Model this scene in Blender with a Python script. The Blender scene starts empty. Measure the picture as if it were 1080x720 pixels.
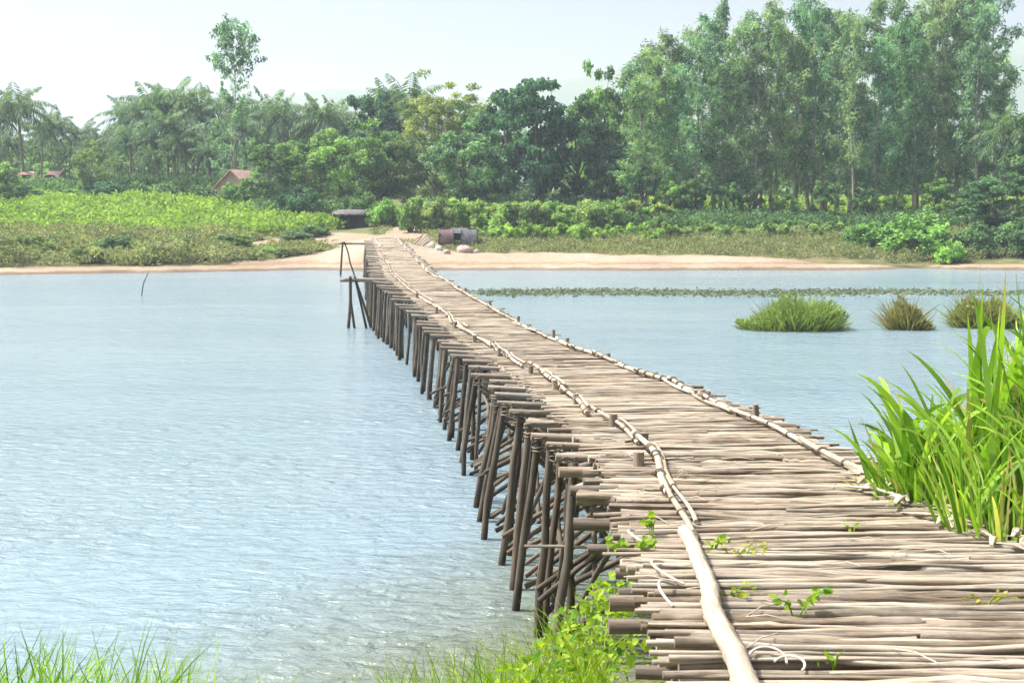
import bpy, math, random
import numpy as np
from mathutils import Vector

R = math.radians
SC = bpy.context.scene
COL = SC.collection

# ------------------------------------------------------------------ camera
EYE = 4.2                      # eye height above the river
F = 1500.0                     # focal length in photo pixels (1080 wide)
cam_d = bpy.data.cameras.new('camera')
cam_d.sensor_width = 36.0
cam_d.lens = 50.0
cam_d.clip_start = 0.1
cam_d.clip_end = 9000
cam = bpy.data.objects.new('camera', cam_d)
COL.objects.link(cam)
cam.location = (0, 0, EYE)
cam.rotation_euler = (R(90 - 5.14), 0, 0)
SC.camera = cam
cam_d.dof.use_dof = True
cam_d.dof.focus_distance = 17.0
cam_d.dof.aperture_fstop = 9.0

# ------------------------------------------------------------------ light
SUN_EL, SUN_AZ = 57.0, -82.0   # azimuth from +Y, negative to the left
world = bpy.data.worlds.new('World')
SC.world = world
world.use_nodes = True
nt = world.node_tree
bg = nt.nodes['Background']
sky = nt.nodes.new('ShaderNodeTexSky')
sky.sky_type = 'NISHITA'
sky.sun_disc = False
sky.sun_elevation = R(SUN_EL)
sky.sun_rotation = R(SUN_AZ)
sky.dust_density = 10.0
sky.air_density = 0.75
sky.ozone_density = 0.6
nt.links.new(sky.outputs['Color'], bg.inputs['Color'])
bg.inputs['Strength'].default_value = 0.13
sd = bpy.data.lights.new('sun', 'SUN')
sd.energy = 4.6
sd.angle = R(0.6)
sd.color = (1.0, 0.975, 0.94)
sun = bpy.data.objects.new('sun', sd)
COL.objects.link(sun)
S = Vector((math.sin(R(SUN_AZ)) * math.cos(R(SUN_EL)), math.cos(R(SUN_AZ)) * math.cos(R(SUN_EL)), math.sin(R(SUN_EL))))
sun.rotation_euler = S.to_track_quat('Z', 'Y').to_euler()

SC.view_settings.view_transform = 'Standard'
SC.view_settings.look = 'None'
SC.view_settings.gamma = 1.0
SC.view_settings.exposure = 0.9
SC.render.engine = 'CYCLES'
SC.cycles.use_denoising = True
SC.cycles.max_bounces = 8
SC.cycles.transparent_max_bounces = 8
SC.cycles.volume_bounces = 1
SC.cycles.sample_clamp_indirect = 6
HAZE_DENSITY = 0.0004

rng = np.random.default_rng(7)
random.seed(7)

# ------------------------------------------------------------------ helpers
def lerp(a, b, t):
    return a + (b - a) * t


def sstep(a, b, x):
    t = np.clip((np.asarray(x, float) - a) / (b - a), 0, 1)
    return t * t * (3 - 2 * t)


def tag(o, label=None, cat=None, group=None, kind=None):
    if label: o['label'] = label
    if cat: o['category'] = cat
    if group: o['group'] = group
    if kind: o['kind'] = kind
    return o


def empty(name, loc):
    o = bpy.data.objects.new(name, None)
    COL.objects.link(o)
    o.location = loc
    o.empty_display_size = 0.2
    return o


def mesh_from(name, V, Fq, tone=None, gv=None, smooth=False, tris=None):
    """V (n,3), Fq (m,4) quads, tris (k,3)."""
    me = bpy.data.meshes.new(name)
    V = np.asarray(V, np.float32)
    me.vertices.add(len(V))
    me.vertices.foreach_set('co', V.ravel())
    loops, starts, tot = [], [], 0
    if Fq is not None and len(Fq):
        Fq = np.asarray(Fq, np.int32)
        loops.append(Fq.ravel()); starts.append(np.arange(len(Fq)) * 4); tot = len(Fq) * 4
    if tris is not None and len(tris):
        tris = np.asarray(tris, np.int32)
        loops.append(tris.ravel()); starts.append(np.arange(len(tris)) * 3 + tot)
    loops = np.concatenate(loops).astype(np.int32); starts = np.concatenate(starts).astype(np.int32)
    me.loops.add(len(loops)); me.loops.foreach_set('vertex_index', loops)
    me.polygons.add(len(starts)); me.polygons.foreach_set('loop_start', starts)
    me.polygons.foreach_set('use_smooth', np.full(len(starts), smooth))
    if tone is not None:
        a = me.attributes.new('tone', 'FLOAT', 'POINT'); a.data.foreach_set('value', np.asarray(tone, np.float32).ravel())
    if gv is not None:
        a = me.attributes.new('gv', 'FLOAT_VECTOR', 'POINT'); a.data.foreach_set('vector', np.asarray(gv, np.float32).ravel())
    me.update(calc_edges=True)
    me.validate()
    return me


def link_mesh(name, me, mat, parent=None):
    o = bpy.data.objects.new(name, me)
    COL.objects.link(o)
    if mat is not None and not me.materials: me.materials.append(mat)
    if parent is not None: o.parent = parent
    return o


class MB:
    """collects tubes, boxes and sheets into one mesh"""
    def __init__(s):
        s.V, s.Q, s.T, s.tone, s.gv, s.n = [], [], [], [], [], 0

    def add(s, V, Q=None, T=None, tone=0.5, gv=None):
        V = np.asarray(V, float)
        k = len(V)
        s.V.append(V)
        if Q is not None and len(Q): s.Q.append(np.asarray(Q, int) + s.n)
        if T is not None and len(T): s.T.append(np.asarray(T, int) + s.n)
        s.tone.append(np.full(k, tone) if np.isscalar(tone) else np.asarray(tone, float))
        s.gv.append(V.copy() if gv is None else gv)
        s.n += k

    def tube(s, P, rad, n=7, tone=0.5, cap=True, squash=1.0):
        P = np.asarray(P, float); m = len(P)
        rad = np.full(m, rad) if np.isscalar(rad) else np.asarray(rad, float)
        t = np.gradient(P, axis=0); t /= np.linalg.norm(t, axis=1)[:, None] + 1e-9
        tm = t.mean(0)
        up = np.array([0, 0, 1.0]) if abs(tm[2]) < 0.8 * np.linalg.norm(tm) + 1e-9 else np.array([1.0, 0, 0])
        b = np.cross(t, up); b /= np.linalg.norm(b, axis=1)[:, None] + 1e-9
        u = np.cross(b, t)
        a = np.arange(n) * 2 * math.pi / n
        ca, sa = np.cos(a), np.sin(a) * squash
        V = P[:, None, :] + rad[:, None, None] * (ca[None, :, None] * b[:, None, :] + sa[None, :, None] * u[:, None, :])
        L = np.concatenate([[0], np.cumsum(np.linalg.norm(np.diff(P, axis=0), axis=1))])
        off = random.random() * 50
        gv = np.stack([np.repeat(L[:, None], n, 1) + off, np.repeat((ca)[None], m, 0) * rad[:, None] + off, np.repeat(sa[None], m, 0) * rad[:, None]], -1)
        i = np.arange(m - 1)[:, None] * n; j = np.arange(n)[None]; j2 = (j + 1) % n
        Q = np.stack([i + j, i + j2, i + n + j2, i + n + j], -1).reshape(-1, 4)
        s.add(V.reshape(-1, 3), Q, None, tone, gv.reshape(-1, 3))
        if cap:
            for e in (0, -1):
                ring = V[e]; c = P[e][None]
                T = [[k, (k + 1) % n, n] if e else [(k + 1) % n, k, n] for k in range(n)]
                s.add(np.concatenate([ring, c]), None, T, tone * 0.8, np.concatenate([gv[e], gv[e][:1]]))

    def box(s, c, size, rz=0.0, tone=0.5, taper=1.0):
        x, y, z = np.array(size) / 2
        V = np.array([[-x, -y, -z], [x, -y, -z], [x, y, -z], [-x, y, -z], [-x * taper, -y * taper, z], [x * taper, -y * taper, z], [x * taper, y * taper, z], [-x * taper, y * taper, z]])
        ca, sa = math.cos(rz), math.sin(rz)
        V = V @ np.array([[ca, sa, 0], [-sa, ca, 0], [0, 0, 1]]) + np.array(c)
        s.add(V, [[0, 3, 2, 1], [4, 5, 6, 7], [0, 1, 5, 4], [1, 2, 6, 5], [2, 3, 7, 6], [3, 0, 4, 7]], None, tone)

    def grid(s, G, tone=0.5):
        """G (a,b,3) sheet"""
        a, b, _ = G.shape
        i = np.arange(a - 1)[:, None] * b; j = np.arange(b - 1)[None]
        Q = np.stack([i + j, i + b + j, i + b + j + 1, i + j + 1], -1).reshape(-1, 4)
        s.add(G.reshape(-1, 3), Q, None, tone)

    def arrays(s):
        V = np.concatenate(s.V)
        Q = np.concatenate(s.Q) if s.Q else None
        T = np.concatenate(s.T) if s.T else None
        return V, Q, T, np.concatenate(s.tone), np.concatenate(s.gv)

    def mesh(s, name, shift=(0, 0, 0), smooth=True):
        V, Q, T, tone, gv = s.arrays()
        return mesh_from(name, V - np.asarray(shift), Q, tone, gv, smooth, T)

    def build(s, name, mat, parent=None, smooth=True):
        shift = tuple(parent.location) if parent is not None else (0, 0, 0)
        return link_mesh(name, s.mesh(name, shift, smooth), mat, parent)


# ------------------------------------------------------------------ materials
def new_mat(name):
    m = bpy.data.materials.new(name)
    m.use_nodes = True
    t = m.node_tree
    return m, t, t.nodes['Principled BSDF']


def N(t, kind, **kw):
    n = t.nodes.new(kind)
    for k, v in kw.items():
        if k in n.inputs: n.inputs[k].default_value = v
        else: setattr(n, k, v)
    return n


def ramp(t, stops):
    r = t.nodes.new('ShaderNodeValToRGB')
    e = r.color_ramp.elements
    while len(e) < len(stops): e.new(0.5)
    for k, (p, c) in zip(e, stops):
        k.position = p; k.color = (*c, 1)
    return r


def mixc(t, fac, a, b, mode='MIX'):
    m = t.nodes.new('ShaderNodeMix'); m.data_type = 'RGBA'; m.blend_type = mode
    for sock, v in ((m.inputs[0], fac), (m.inputs[6], a), (m.inputs[7], b)):
        if isinstance(v, (int, float)): sock.default_value = v
        elif isinstance(v, tuple): sock.default_value = (*v, 1)
        else: t.links.new(v, sock)
    return m.outputs[2]


def wood_mat(name, dark, light, grain=(3, 60, 60), bump=0.4, wet=False, rough=0.85, crack=0.6, dust=None):
    m, t, p = new_mat(name)
    at = N(t, 'ShaderNodeAttribute', attribute_name='gv')
    mp = t.nodes.new('ShaderNodeMapping'); mp.inputs['Scale'].default_value = grain
    t.links.new(at.outputs['Vector'], mp.inputs['Vector'])
    n1 = N(t, 'ShaderNodeTexNoise', Scale=1.0, Detail=5.0, Roughness=0.65)
    t.links.new(mp.outputs['Vector'], n1.inputs['Vector'])
    mp2 = t.nodes.new('ShaderNodeMapping'); mp2.inputs['Scale'].default_value = (4, 9, 9)
    t.links.new(at.outputs['Vector'], mp2.inputs['Vector'])
    n2 = N(t, 'ShaderNodeTexNoise', Scale=1.0, Detail=3.0)
    t.links.new(mp2.outputs['Vector'], n2.inputs['Vector'])
    tn = N(t, 'ShaderNodeAttribute', attribute_name='tone')
    a = N(t, 'ShaderNodeMath', operation='MULTIPLY_ADD'); a.inputs[1].default_value = 0.9
    t.links.new(n2.outputs['Fac'], a.inputs[0])
    b = N(t, 'ShaderNodeMath', operation='ADD'); b.inputs[1].default_value = -0.45
    t.links.new(tn.outputs['Fac'], b.inputs[0]); t.links.new(b.outputs[0], a.inputs[2])
    c0 = mixc(t, a.outputs[0], dark, light)
    rp = ramp(t, [(0.30, (1 - crack,) * 3), (0.52, (1, 1, 1))])
    t.links.new(n1.outputs['Fac'], rp.inputs['Fac'])
    col = mixc(t, 1.0, c0, rp.outputs['Color'], 'MULTIPLY')
    n5 = N(t, 'ShaderNodeTexNoise', Scale=0.4, Detail=1.0)
    t.links.new(at.outputs['Vector'], n5.inputs['Vector'])
    hr = ramp(t, [(0.35, (1.02, 0.96, 0.89)), (0.5, (1, 1, 1)), (0.65, (0.93, 0.99, 1.02))])
    t.links.new(n5.outputs['Fac'], hr.inputs['Fac'])
    col = mixc(t, 1.0, col, hr.outputs['Color'], 'MULTIPLY')
    if dust:
        gp = t.nodes.new('ShaderNodeNewGeometry')
        n6 = N(t, 'ShaderNodeTexNoise', Scale=1.4, Detail=6.0, Roughness=0.7); t.links.new(gp.outputs['Position'], n6.inputs['Vector'])
        r6 = ramp(t, [(0.48, (0, 0, 0)), (0.68, (0.75, 0.75, 0.75))]); t.links.new(n6.outputs['Fac'], r6.inputs['Fac'])
        col = mixc(t, r6.outputs['Color'], col, dust)
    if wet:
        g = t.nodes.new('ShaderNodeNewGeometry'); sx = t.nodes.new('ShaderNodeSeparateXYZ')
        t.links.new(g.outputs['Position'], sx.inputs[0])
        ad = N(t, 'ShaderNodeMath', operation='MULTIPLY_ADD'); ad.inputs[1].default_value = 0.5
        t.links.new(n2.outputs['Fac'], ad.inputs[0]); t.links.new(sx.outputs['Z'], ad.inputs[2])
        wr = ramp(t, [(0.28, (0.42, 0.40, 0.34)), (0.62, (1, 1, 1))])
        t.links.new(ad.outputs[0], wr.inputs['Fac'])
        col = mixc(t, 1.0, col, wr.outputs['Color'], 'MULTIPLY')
    t.links.new(col, p.inputs['Base Color'])
    p.inputs['Roughness'].default_value = rough
    p.inputs['Specular IOR Level'].default_value = 0.25
    bp = N(t, 'ShaderNodeBump', Strength=bump, Distance=0.01)
    t.links.new(n1.outputs['Fac'], bp.inputs['Height']); t.links.new(bp.outputs['Normal'], p.inputs['Normal'])
    return m


def leaf_mat(name, dark, light, trans=0.35, tcol=None, rough=0.6, spec=0.2, dry=(0.42, 0.33, 0.18)):
    m, t, p = new_mat(name)
    tn = N(t, 'ShaderNodeAttribute', attribute_name='tone')
    oi = t.nodes.new('ShaderNodeObjectInfo')
    c = mixc(t, tn.outputs['Fac'], dark, light)
    dr = N(t, 'ShaderNodeMapRange'); dr.inputs['From Min'].default_value = 1.1; dr.inputs['From Max'].default_value = 1.9
    t.links.new(tn.outputs['Fac'], dr.inputs['Value'])
    c = mixc(t, dr.outputs[0], c, dry)
    c = mixc(t, 1.0, c, oi.outputs['Color'], 'MULTIPLY')
    t.links.new(c, p.inputs['Base Color'])
    p.inputs['Roughness'].default_value = rough
    p.inputs['Specular IOR Level'].default_value = spec
    tr = t.nodes.new('ShaderNodeBsdfTranslucent')
    c2 = mixc(t, 1.0, c, tcol or (1.25, 1.35, 0.6), 'MULTIPLY')
    t.links.new(c2, tr.inputs['Color'])
    mx = t.nodes.new('ShaderNodeMixShader'); mx.inputs[0].default_value = trans
    t.links.new(p.outputs[0], mx.inputs[1]); t.links.new(tr.outputs[0], mx.inputs[2])
    t.links.new(mx.outputs[0], t.nodes['Material Output'].inputs['Surface'])
    return m


def plain_mat(name, c1, c2, scale=6.0, rough=0.8, bump=0.2):
    m, t, p = new_mat(name)
    tc = t.nodes.new('ShaderNodeTexCoord')
    n1 = N(t, 'ShaderNodeTexNoise', Scale=scale, Detail=6.0)
    t.links.new(tc.outputs['Object'], n1.inputs['Vector'])
    r = ramp(t, [(0.3, c1), (0.7, c2)])
    t.links.new(n1.outputs['Fac'], r.inputs['Fac']); t.links.new(r.outputs['Color'], p.inputs['Base Color'])
    p.inputs['Roughness'].default_value = rough
    bp = N(t, 'ShaderNodeBump', Strength=bump, Distance=0.02)
    t.links.new(n1.outputs['Fac'], bp.inputs['Height']); t.links.new(bp.outputs['Normal'], p.inputs['Normal'])
    return m


M = {}
M['deck'] = wood_mat('weathered_sticks', (0.16, 0.127, 0.092), (0.475, 0.42, 0.33), bump=1.0, crack=0.75, dust=(0.36, 0.32, 0.26))
M['log'] = wood_mat('grey_log', (0.15, 0.125, 0.10), (0.36, 0.31, 0.25), bump=0.6)
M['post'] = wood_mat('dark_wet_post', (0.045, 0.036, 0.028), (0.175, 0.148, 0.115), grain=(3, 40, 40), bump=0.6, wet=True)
M['bamboo'] = wood_mat('pale_bamboo', (0.30, 0.255, 0.19), (0.56, 0.50, 0.41), bump=0.6, rough=0.7, crack=0.5)
M['tie'] = wood_mat('tie_strip', (0.10, 0.085, 0.065), (0.34, 0.29, 0.22), bump=0.2)
M['rope'] = wood_mat('pale_fibre', (0.4, 0.35, 0.27), (0.58, 0.53, 0.44), bump=0.2)
M['bark_pale'] = wood_mat('pale_bark', (0.16, 0.14, 0.11), (0.42, 0.39, 0.33), grain=(0.6, 6, 6))
M['bark'] = wood_mat('brown_bark', (0.08, 0.065, 0.05), (0.2, 0.17, 0.13), grain=(0.8, 8, 8))
M['palm_bark'] = wood_mat('palm_bark', (0.13, 0.115, 0.095), (0.3, 0.27, 0.23), grain=(5, 3, 3))
M['euca'] = leaf_mat('grey_green_leaf', (0.05, 0.125, 0.08), (0.28, 0.48, 0.32), 0.45)
M['broad'] = leaf_mat('broad_leaf', (0.04, 0.10, 0.05), (0.26, 0.42, 0.19), 0.42)
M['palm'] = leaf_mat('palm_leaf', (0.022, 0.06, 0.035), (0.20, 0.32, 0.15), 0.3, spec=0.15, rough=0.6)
M['shrub'] = leaf_mat('shrub_leaf', (0.09, 0.17, 0.06), (0.34, 0.46, 0.20), 0.42)
M['crop'] = leaf_mat('crop_leaf', (0.12, 0.22, 0.04), (0.36, 0.50, 0.12), 0.42)
M['brush'] = leaf_mat('brush_leaf', (0.10, 0.125, 0.058), (0.37, 0.40, 0.20), 0.35)
M['reed'] = leaf_mat('reed_blade', (0.09, 0.11, 0.035), (0.36, 0.42, 0.13), 0.38)
M['grass'] = leaf_mat('tall_grass_blade', (0.04, 0.125, 0.012), (0.34, 0.55, 0.075), 0.42, tcol=(1.3, 1.4, 0.5), rough=0.62, spec=0.25)
M['vine'] = leaf_mat('vine_leaf', (0.07, 0.19, 0.02), (0.34, 0.46, 0.04), 0.45, tcol=(1.3, 1.4, 0.5))
M['weed'] = leaf_mat('water_weed', (0.09, 0.12, 0.08), (0.20, 0.24, 0.15), 0.2)
M['roof'] = plain_mat('red_tile', (0.36, 0.22, 0.18), (0.52, 0.36, 0.31), 3.0)
M['wall'] = plain_mat('plaster', (0.44, 0.31, 0.26), (0.54, 0.40, 0.34), 1.5)
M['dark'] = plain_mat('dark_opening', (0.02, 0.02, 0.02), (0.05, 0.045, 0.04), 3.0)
M['thatch'] = plain_mat('grey_thatch', (0.05, 0.048, 0.045), (0.15, 0.145, 0.14), 9.0, bump=0.6)
M['tarp_red'] = plain_mat('maroon_tarp', (0.06, 0.032, 0.032), (0.13, 0.075, 0.07), 3.0)
M['tarp_grey'] = plain_mat('grey_tarp', (0.04, 0.045, 0.05), (0.14, 0.15, 0.155), 5.0)
M['sack'] = plain_mat('pale_sack', (0.30, 0.28, 0.25), (0.52, 0.50, 0.46), 5.0)
M['pinksack'] = plain_mat('pink_sheet', (0.36, 0.24, 0.20), (0.50, 0.36, 0.31), 3.0)


def ground_mat():
    m, t, p = new_mat('bank_ground')
    g = t.nodes.new('ShaderNodeNewGeometry')
    at = N(t, 'ShaderNodeAttribute', attribute_name='tone')
    n1 = N(t, 'ShaderNodeTexNoise', Scale=0.35, Detail=6.0, Roughness=0.65)
    n2 = N(t, 'ShaderNodeTexNoise', Scale=3.0, Detail=5.0, Roughness=0.7)
    n3 = N(t, 'ShaderNodeTexNoise', Scale=0.12, Detail=3.0)
    for n in (n1, n2, n3): t.links.new(g.outputs['Position'], n.inputs['Vector'])
    gr = ramp(t, [(0.35, (0.09, 0.115, 0.045)), (0.55, (0.155, 0.155, 0.075)), (0.72, (0.26, 0.21, 0.14))])
    t.links.new(n1.outputs['Fac'], gr.inputs['Fac'])
    sr = ramp(t, [(0.3, (0.255, 0.21, 0.155)), (0.7, (0.375, 0.315, 0.245))])
    t.links.new(n2.outputs['Fac'], sr.inputs['Fac'])
    sr2 = ramp(t, [(0.35, (0.8, 0.76, 0.72)), (0.6, (1, 1, 1))])
    t.links.new(n3.outputs['Fac'], sr2.inputs['Fac'])
    sand = mixc(t, 1.0, sr.outputs['Color'], sr2.outputs['Color'], 'MULTIPLY')
    a = N(t, 'ShaderNodeMath', operation='MULTIPLY_ADD'); a.inputs[1].default_value = 0.9
    t.links.new(n1.outputs['Fac'], a.inputs[0])
    b = N(t, 'ShaderNodeMath', operation='ADD'); b.inputs[1].default_value = -0.45
    t.links.new(at.outputs['Fac'], b.inputs[0]); t.links.new(b.outputs[0], a.inputs[2])
    r = ramp(t, [(0.42, (0, 0, 0)), (0.58, (1, 1, 1))])
    t.links.new(a.outputs[0], r.inputs['Fac'])
    c = mixc(t, r.outputs['Color'], gr.outputs['Color'], sand)
    sx = t.nodes.new('ShaderNodeSeparateXYZ'); t.links.new(g.outputs['Position'], sx.inputs[0])
    wz = N(t, 'ShaderNodeMath', operation='MULTIPLY_ADD'); wz.inputs[1].default_value = 0.4
    t.links.new(n1.outputs['Fac'], wz.inputs[0]); t.links.new(sx.outputs['Z'], wz.inputs[2])
    wr = ramp(t, [(0.2, (0.42, 0.38, 0.34)), (0.34, (0.6, 0.56, 0.52)), (0.40, (1, 1, 1))])
    t.links.new(wz.outputs[0], wr.inputs['Fac'])
    c = mixc(t, 1.0, c, wr.outputs['Color'], 'MULTIPLY')
    zb = N(t, 'ShaderNodeMath', operation='MULTIPLY_ADD'); zb.inputs[1].default_value = 0.5
    t.links.new(n1.outputs['Fac'], zb.inputs[0]); t.links.new(sx.outputs['Z'], zb.inputs[2])
    br = ramp(t, [(0.58, (1, 1, 1)), (0.66, (0.80, 0.70, 0.62)), (0.74, (0.86, 0.78, 0.70)), (0.82, (1, 1, 1))])
    t.links.new(zb.outputs[0], br.inputs['Fac'])
    c = mixc(t, 1.0, c, br.outputs['Color'], 'MULTIPLY')
    t.links.new(c, p.inputs['Base Color'])
    p.inputs['Roughness'].default_value = 0.95
    p.inputs['Specular IOR Level'].default_value = 0.1
    bp = N(t, 'ShaderNodeBump', Strength=0.6, Distance=0.15)
    t.links.new(n2.outputs['Fac'], bp.inputs['Height']); t.links.new(bp.outputs['Normal'], p.inputs['Normal'])
    return m


def water_mat():
    m, t, p = new_mat('river_water')
    g = t.nodes.new('ShaderNodeNewGeometry')
    mp = t.nodes.new('ShaderNodeMapping'); mp.inputs['Scale'].default_value = (0.75, 1.25, 1); mp.inputs['Rotation'].default_value = (0, 0, R(8))
    t.links.new(g.outputs['Position'], mp.inputs['Vector'])
    n1 = N(t, 'ShaderNodeTexNoise', Scale=3.4, Detail=4.0, Roughness=0.55, Distortion=0.5)
    n2 = N(t, 'ShaderNodeTexNoise', Scale=0.55, Detail=2.0)
    n3 = N(t, 'ShaderNodeTexNoise', Scale=0.05, Detail=3.0)
    for n in (n1, n2, n3): t.links.new(mp.outputs['Vector'], n.inputs['Vector'])
    a = N(t, 'ShaderNodeMath', operation='MULTIPLY_ADD'); a.inputs[1].default_value = 0.6
    t.links.new(n2.outputs['Fac'], a.inputs[0]); t.links.new(n1.outputs['Fac'], a.inputs[2])
    bp = N(t, 'ShaderNodeBump', Strength=1.0, Distance=0.14)
    n4 = N(t, 'ShaderNodeTexNoise', Scale=0.11, Detail=3.0, Distortion=0.6)
    t.links.new(mp.outputs['Vector'], n4.inputs['Vector'])
    rf = N(t, 'ShaderNodeMapRange'); rf.inputs['From Min'].default_value = 0.35; rf.inputs['From Max'].default_value = 0.62; rf.inputs['To Min'].default_value = 0.45; rf.inputs['To Max'].default_value = 1.15
    t.links.new(n4.outputs['Fac'], rf.inputs['Value'])
    hm_ = N(t, 'ShaderNodeMath', operation='MULTIPLY'); t.links.new(a.outputs[0], hm_.inputs[0]); t.links.new(rf.outputs[0], hm_.inputs[1])
    t.links.new(hm_.outputs[0], bp.inputs['Height']); t.links.new(bp.outputs['Normal'], p.inputs['Normal'])
    r = ramp(t, [(0.35, (0.165, 0.24, 0.285)), (0.65, (0.20, 0.275, 0.315))])
    t.links.new(n3.outputs['Fac'], r.inputs['Fac'])
    # murky green shallows by the near bank, widened to paint the bridge's dark reflection
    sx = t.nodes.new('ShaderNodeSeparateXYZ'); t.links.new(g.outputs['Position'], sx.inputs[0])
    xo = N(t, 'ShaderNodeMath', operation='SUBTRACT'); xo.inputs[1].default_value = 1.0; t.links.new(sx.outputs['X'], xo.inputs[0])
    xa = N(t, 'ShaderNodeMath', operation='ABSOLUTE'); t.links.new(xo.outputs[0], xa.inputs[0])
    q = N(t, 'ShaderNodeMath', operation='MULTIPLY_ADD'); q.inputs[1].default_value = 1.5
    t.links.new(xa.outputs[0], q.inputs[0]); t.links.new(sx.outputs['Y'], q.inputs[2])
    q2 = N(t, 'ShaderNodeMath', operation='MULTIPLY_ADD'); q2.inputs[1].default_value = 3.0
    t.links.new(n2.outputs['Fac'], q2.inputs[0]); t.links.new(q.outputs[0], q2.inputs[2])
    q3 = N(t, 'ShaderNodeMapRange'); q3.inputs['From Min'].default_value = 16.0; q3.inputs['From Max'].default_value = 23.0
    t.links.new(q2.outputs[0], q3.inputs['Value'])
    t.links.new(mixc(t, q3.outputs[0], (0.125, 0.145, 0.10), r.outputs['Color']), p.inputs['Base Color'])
    p.inputs['Roughness'].default_value = 0.15
    p.inputs['IOR'].default_value = 1.33
    return m


# ------------------------------------------------------------------ terrain
def wob(x, y, s=1.0):
    return (np.sin(x * 0.31 * s + 1.3) * np.cos(y * 0.27 * s + 0.4) + 0.5 * np.sin(x * 0.83 * s + y * 0.61 * s) + 0.3 * np.sin(x * 1.9 * s - y * 1.3 * s + 2)) / 1.8


DECK_Y = [2, 4, 6, 9, 12.5, 16, 22, 30, 36, 42, 48, 54, 62, 80, 100, 112]
DECK_B = [1.8, 1.9, 2.0, 2.08, 2.22, 2.3, 2.52, 2.72, 2.76, 2.66, 2.48, 2.34, 2.26, 2.14, 1.98, 1.9]
XL_Y = [2, 5, 6, 8.8, 12.2, 13.6, 15, 16, 21.4, 26.7, 38.7, 42, 49, 54, 109, 112]
XL_X = [0.9, 0.93, 0.97, 1.1, 1.27, 1.22, 1.1, 0.97, 0.55, -0.23, -1.93, -2.5, -3.75, -4.6, -10.45, -10.8]
XR_Y = [2, 7.5, 8.3, 9, 10.5, 12.2, 13.6, 15, 17.8, 21.4, 26.7, 38.7, 42, 49, 54, 109, 112]
XR_X = [3.5, 3.5, 3.3, 2.98, 2.84, 2.88, 2.82, 2.7, 2.42, 2.15, 1.35, -0.33, -0.92, -2.15, -3.05, -8.85, -9.2]
_ys = np.arange(2, 112.01, 0.1)


def _sm(xs, vs, w=25):
    v = np.interp(_ys, xs, vs)
    k = np.hanning(w); k /= k.sum()
    vp = np.concatenate([np.full(w // 2, v[0]), v, np.full(w // 2, v[-1])])
    return np.convolve(vp, k, 'valid')[:len(_ys)]


_dz = EYE - _sm(DECK_Y, DECK_B, 41); _xl = _sm(XL_Y, XL_X); _xr = _sm(XR_Y, XR_X)
deck_z = lambda y: np.interp(y, _ys, _dz)
rail_l = lambda y: np.interp(y, _ys, _xl)
rail_r = lambda y: np.interp(y, _ys, _xr)


def shore_far(x):
    """far waterline (Y) at lateral position x"""
    return np.interp(x, [-200, -60, -36, -26, -14, 0, 14, 27, 30, 36, 60, 200], [80, 93, 97, 101, 106.5, 105.5, 105, 106, 108.5, 106, 102, 95]) + 0.7 * wob(x * 1.3, x * 0.0) + 0.35 * wob(x * 4.1, x * 0.3)


def h(x, y):
    x = np.asarray(x, float); y = np.asarray(y, float)
    # far bank
    yw = shore_far(x)
    d = y - yw
    left = np.interp(d, [-40, -6, 0, 1.5, 5, 26, 60, 82, 120, 400], [-2.5, -0.9, 0, 0.28, 0.62, 2.3, 5.3, 7.0, 8.5, 10])
    right = np.interp(d, [-40, -6, 0, 2, 8.5, 17, 34, 60, 120, 400], [-2.5, -0.9, 0, 0.35, 1.12, 2.1, 3.75, 4.3, 5.0, 8])
    far = lerp(left, right, sstep(-26, -10, x))
    far = far + wob(x, y, 0.8) * 0.16 * sstep(1, 8, d) + 0.05 * wob(x, y, 3) * sstep(0.3, 3, d)
    # ramp at the end of the bridge
    rx = (x + 10.3) / 3.6; ry = (y - 116) / 7.5
    ramp_ = np.exp(-(rx ** 2 + np.where(ry < 0, ry * 1.15, ry * 0.5) ** 2))
    far = np.maximum(far, lerp(far, 2.28, ramp_))
    # near bank
    shore = np.interp(x, [-60, -6, -2, 0.2, 1.2, 2.6, 3.6, 6, 60], [9, 9.7, 9.9, 11.3, 12.3, 12.9, 12.6, 13.0, 14])
    e = shore - y + 0.25 * wob(x * 2, y * 2)
    near = np.interp(e, [-40, -6, 0, 2.5, 6, 10, 16, 60], [-2.5, -1.6, 0, 0.98, 1.75, 2.4, 2.6, 3.2])
    bulge = np.interp(e, [-40, -6, 0, 0.9, 2.2, 4.5, 10, 60], [-2.5, -1.6, 0, 0.9, 1.85, 2.05, 2.35, 3.0])
    near = lerp(near, bulge, sstep(2.5, 3.1, x))
    under = deck_z(np.clip(y, 2, 112)) - 0.3
    k = sstep(0.2, 0.7, x) * (1 - sstep(3.4, 4.2, x)) * (1 - sstep(20, 22, y))
    near = np.where(k > 0, lerp(near, np.minimum(near, under), k), near)
    near = near + 0.05 * wob(x, y, 4) * sstep(0.2, 1, e)
    t = sstep(30, 60, y)
    return lerp(near, far, t)


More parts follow.
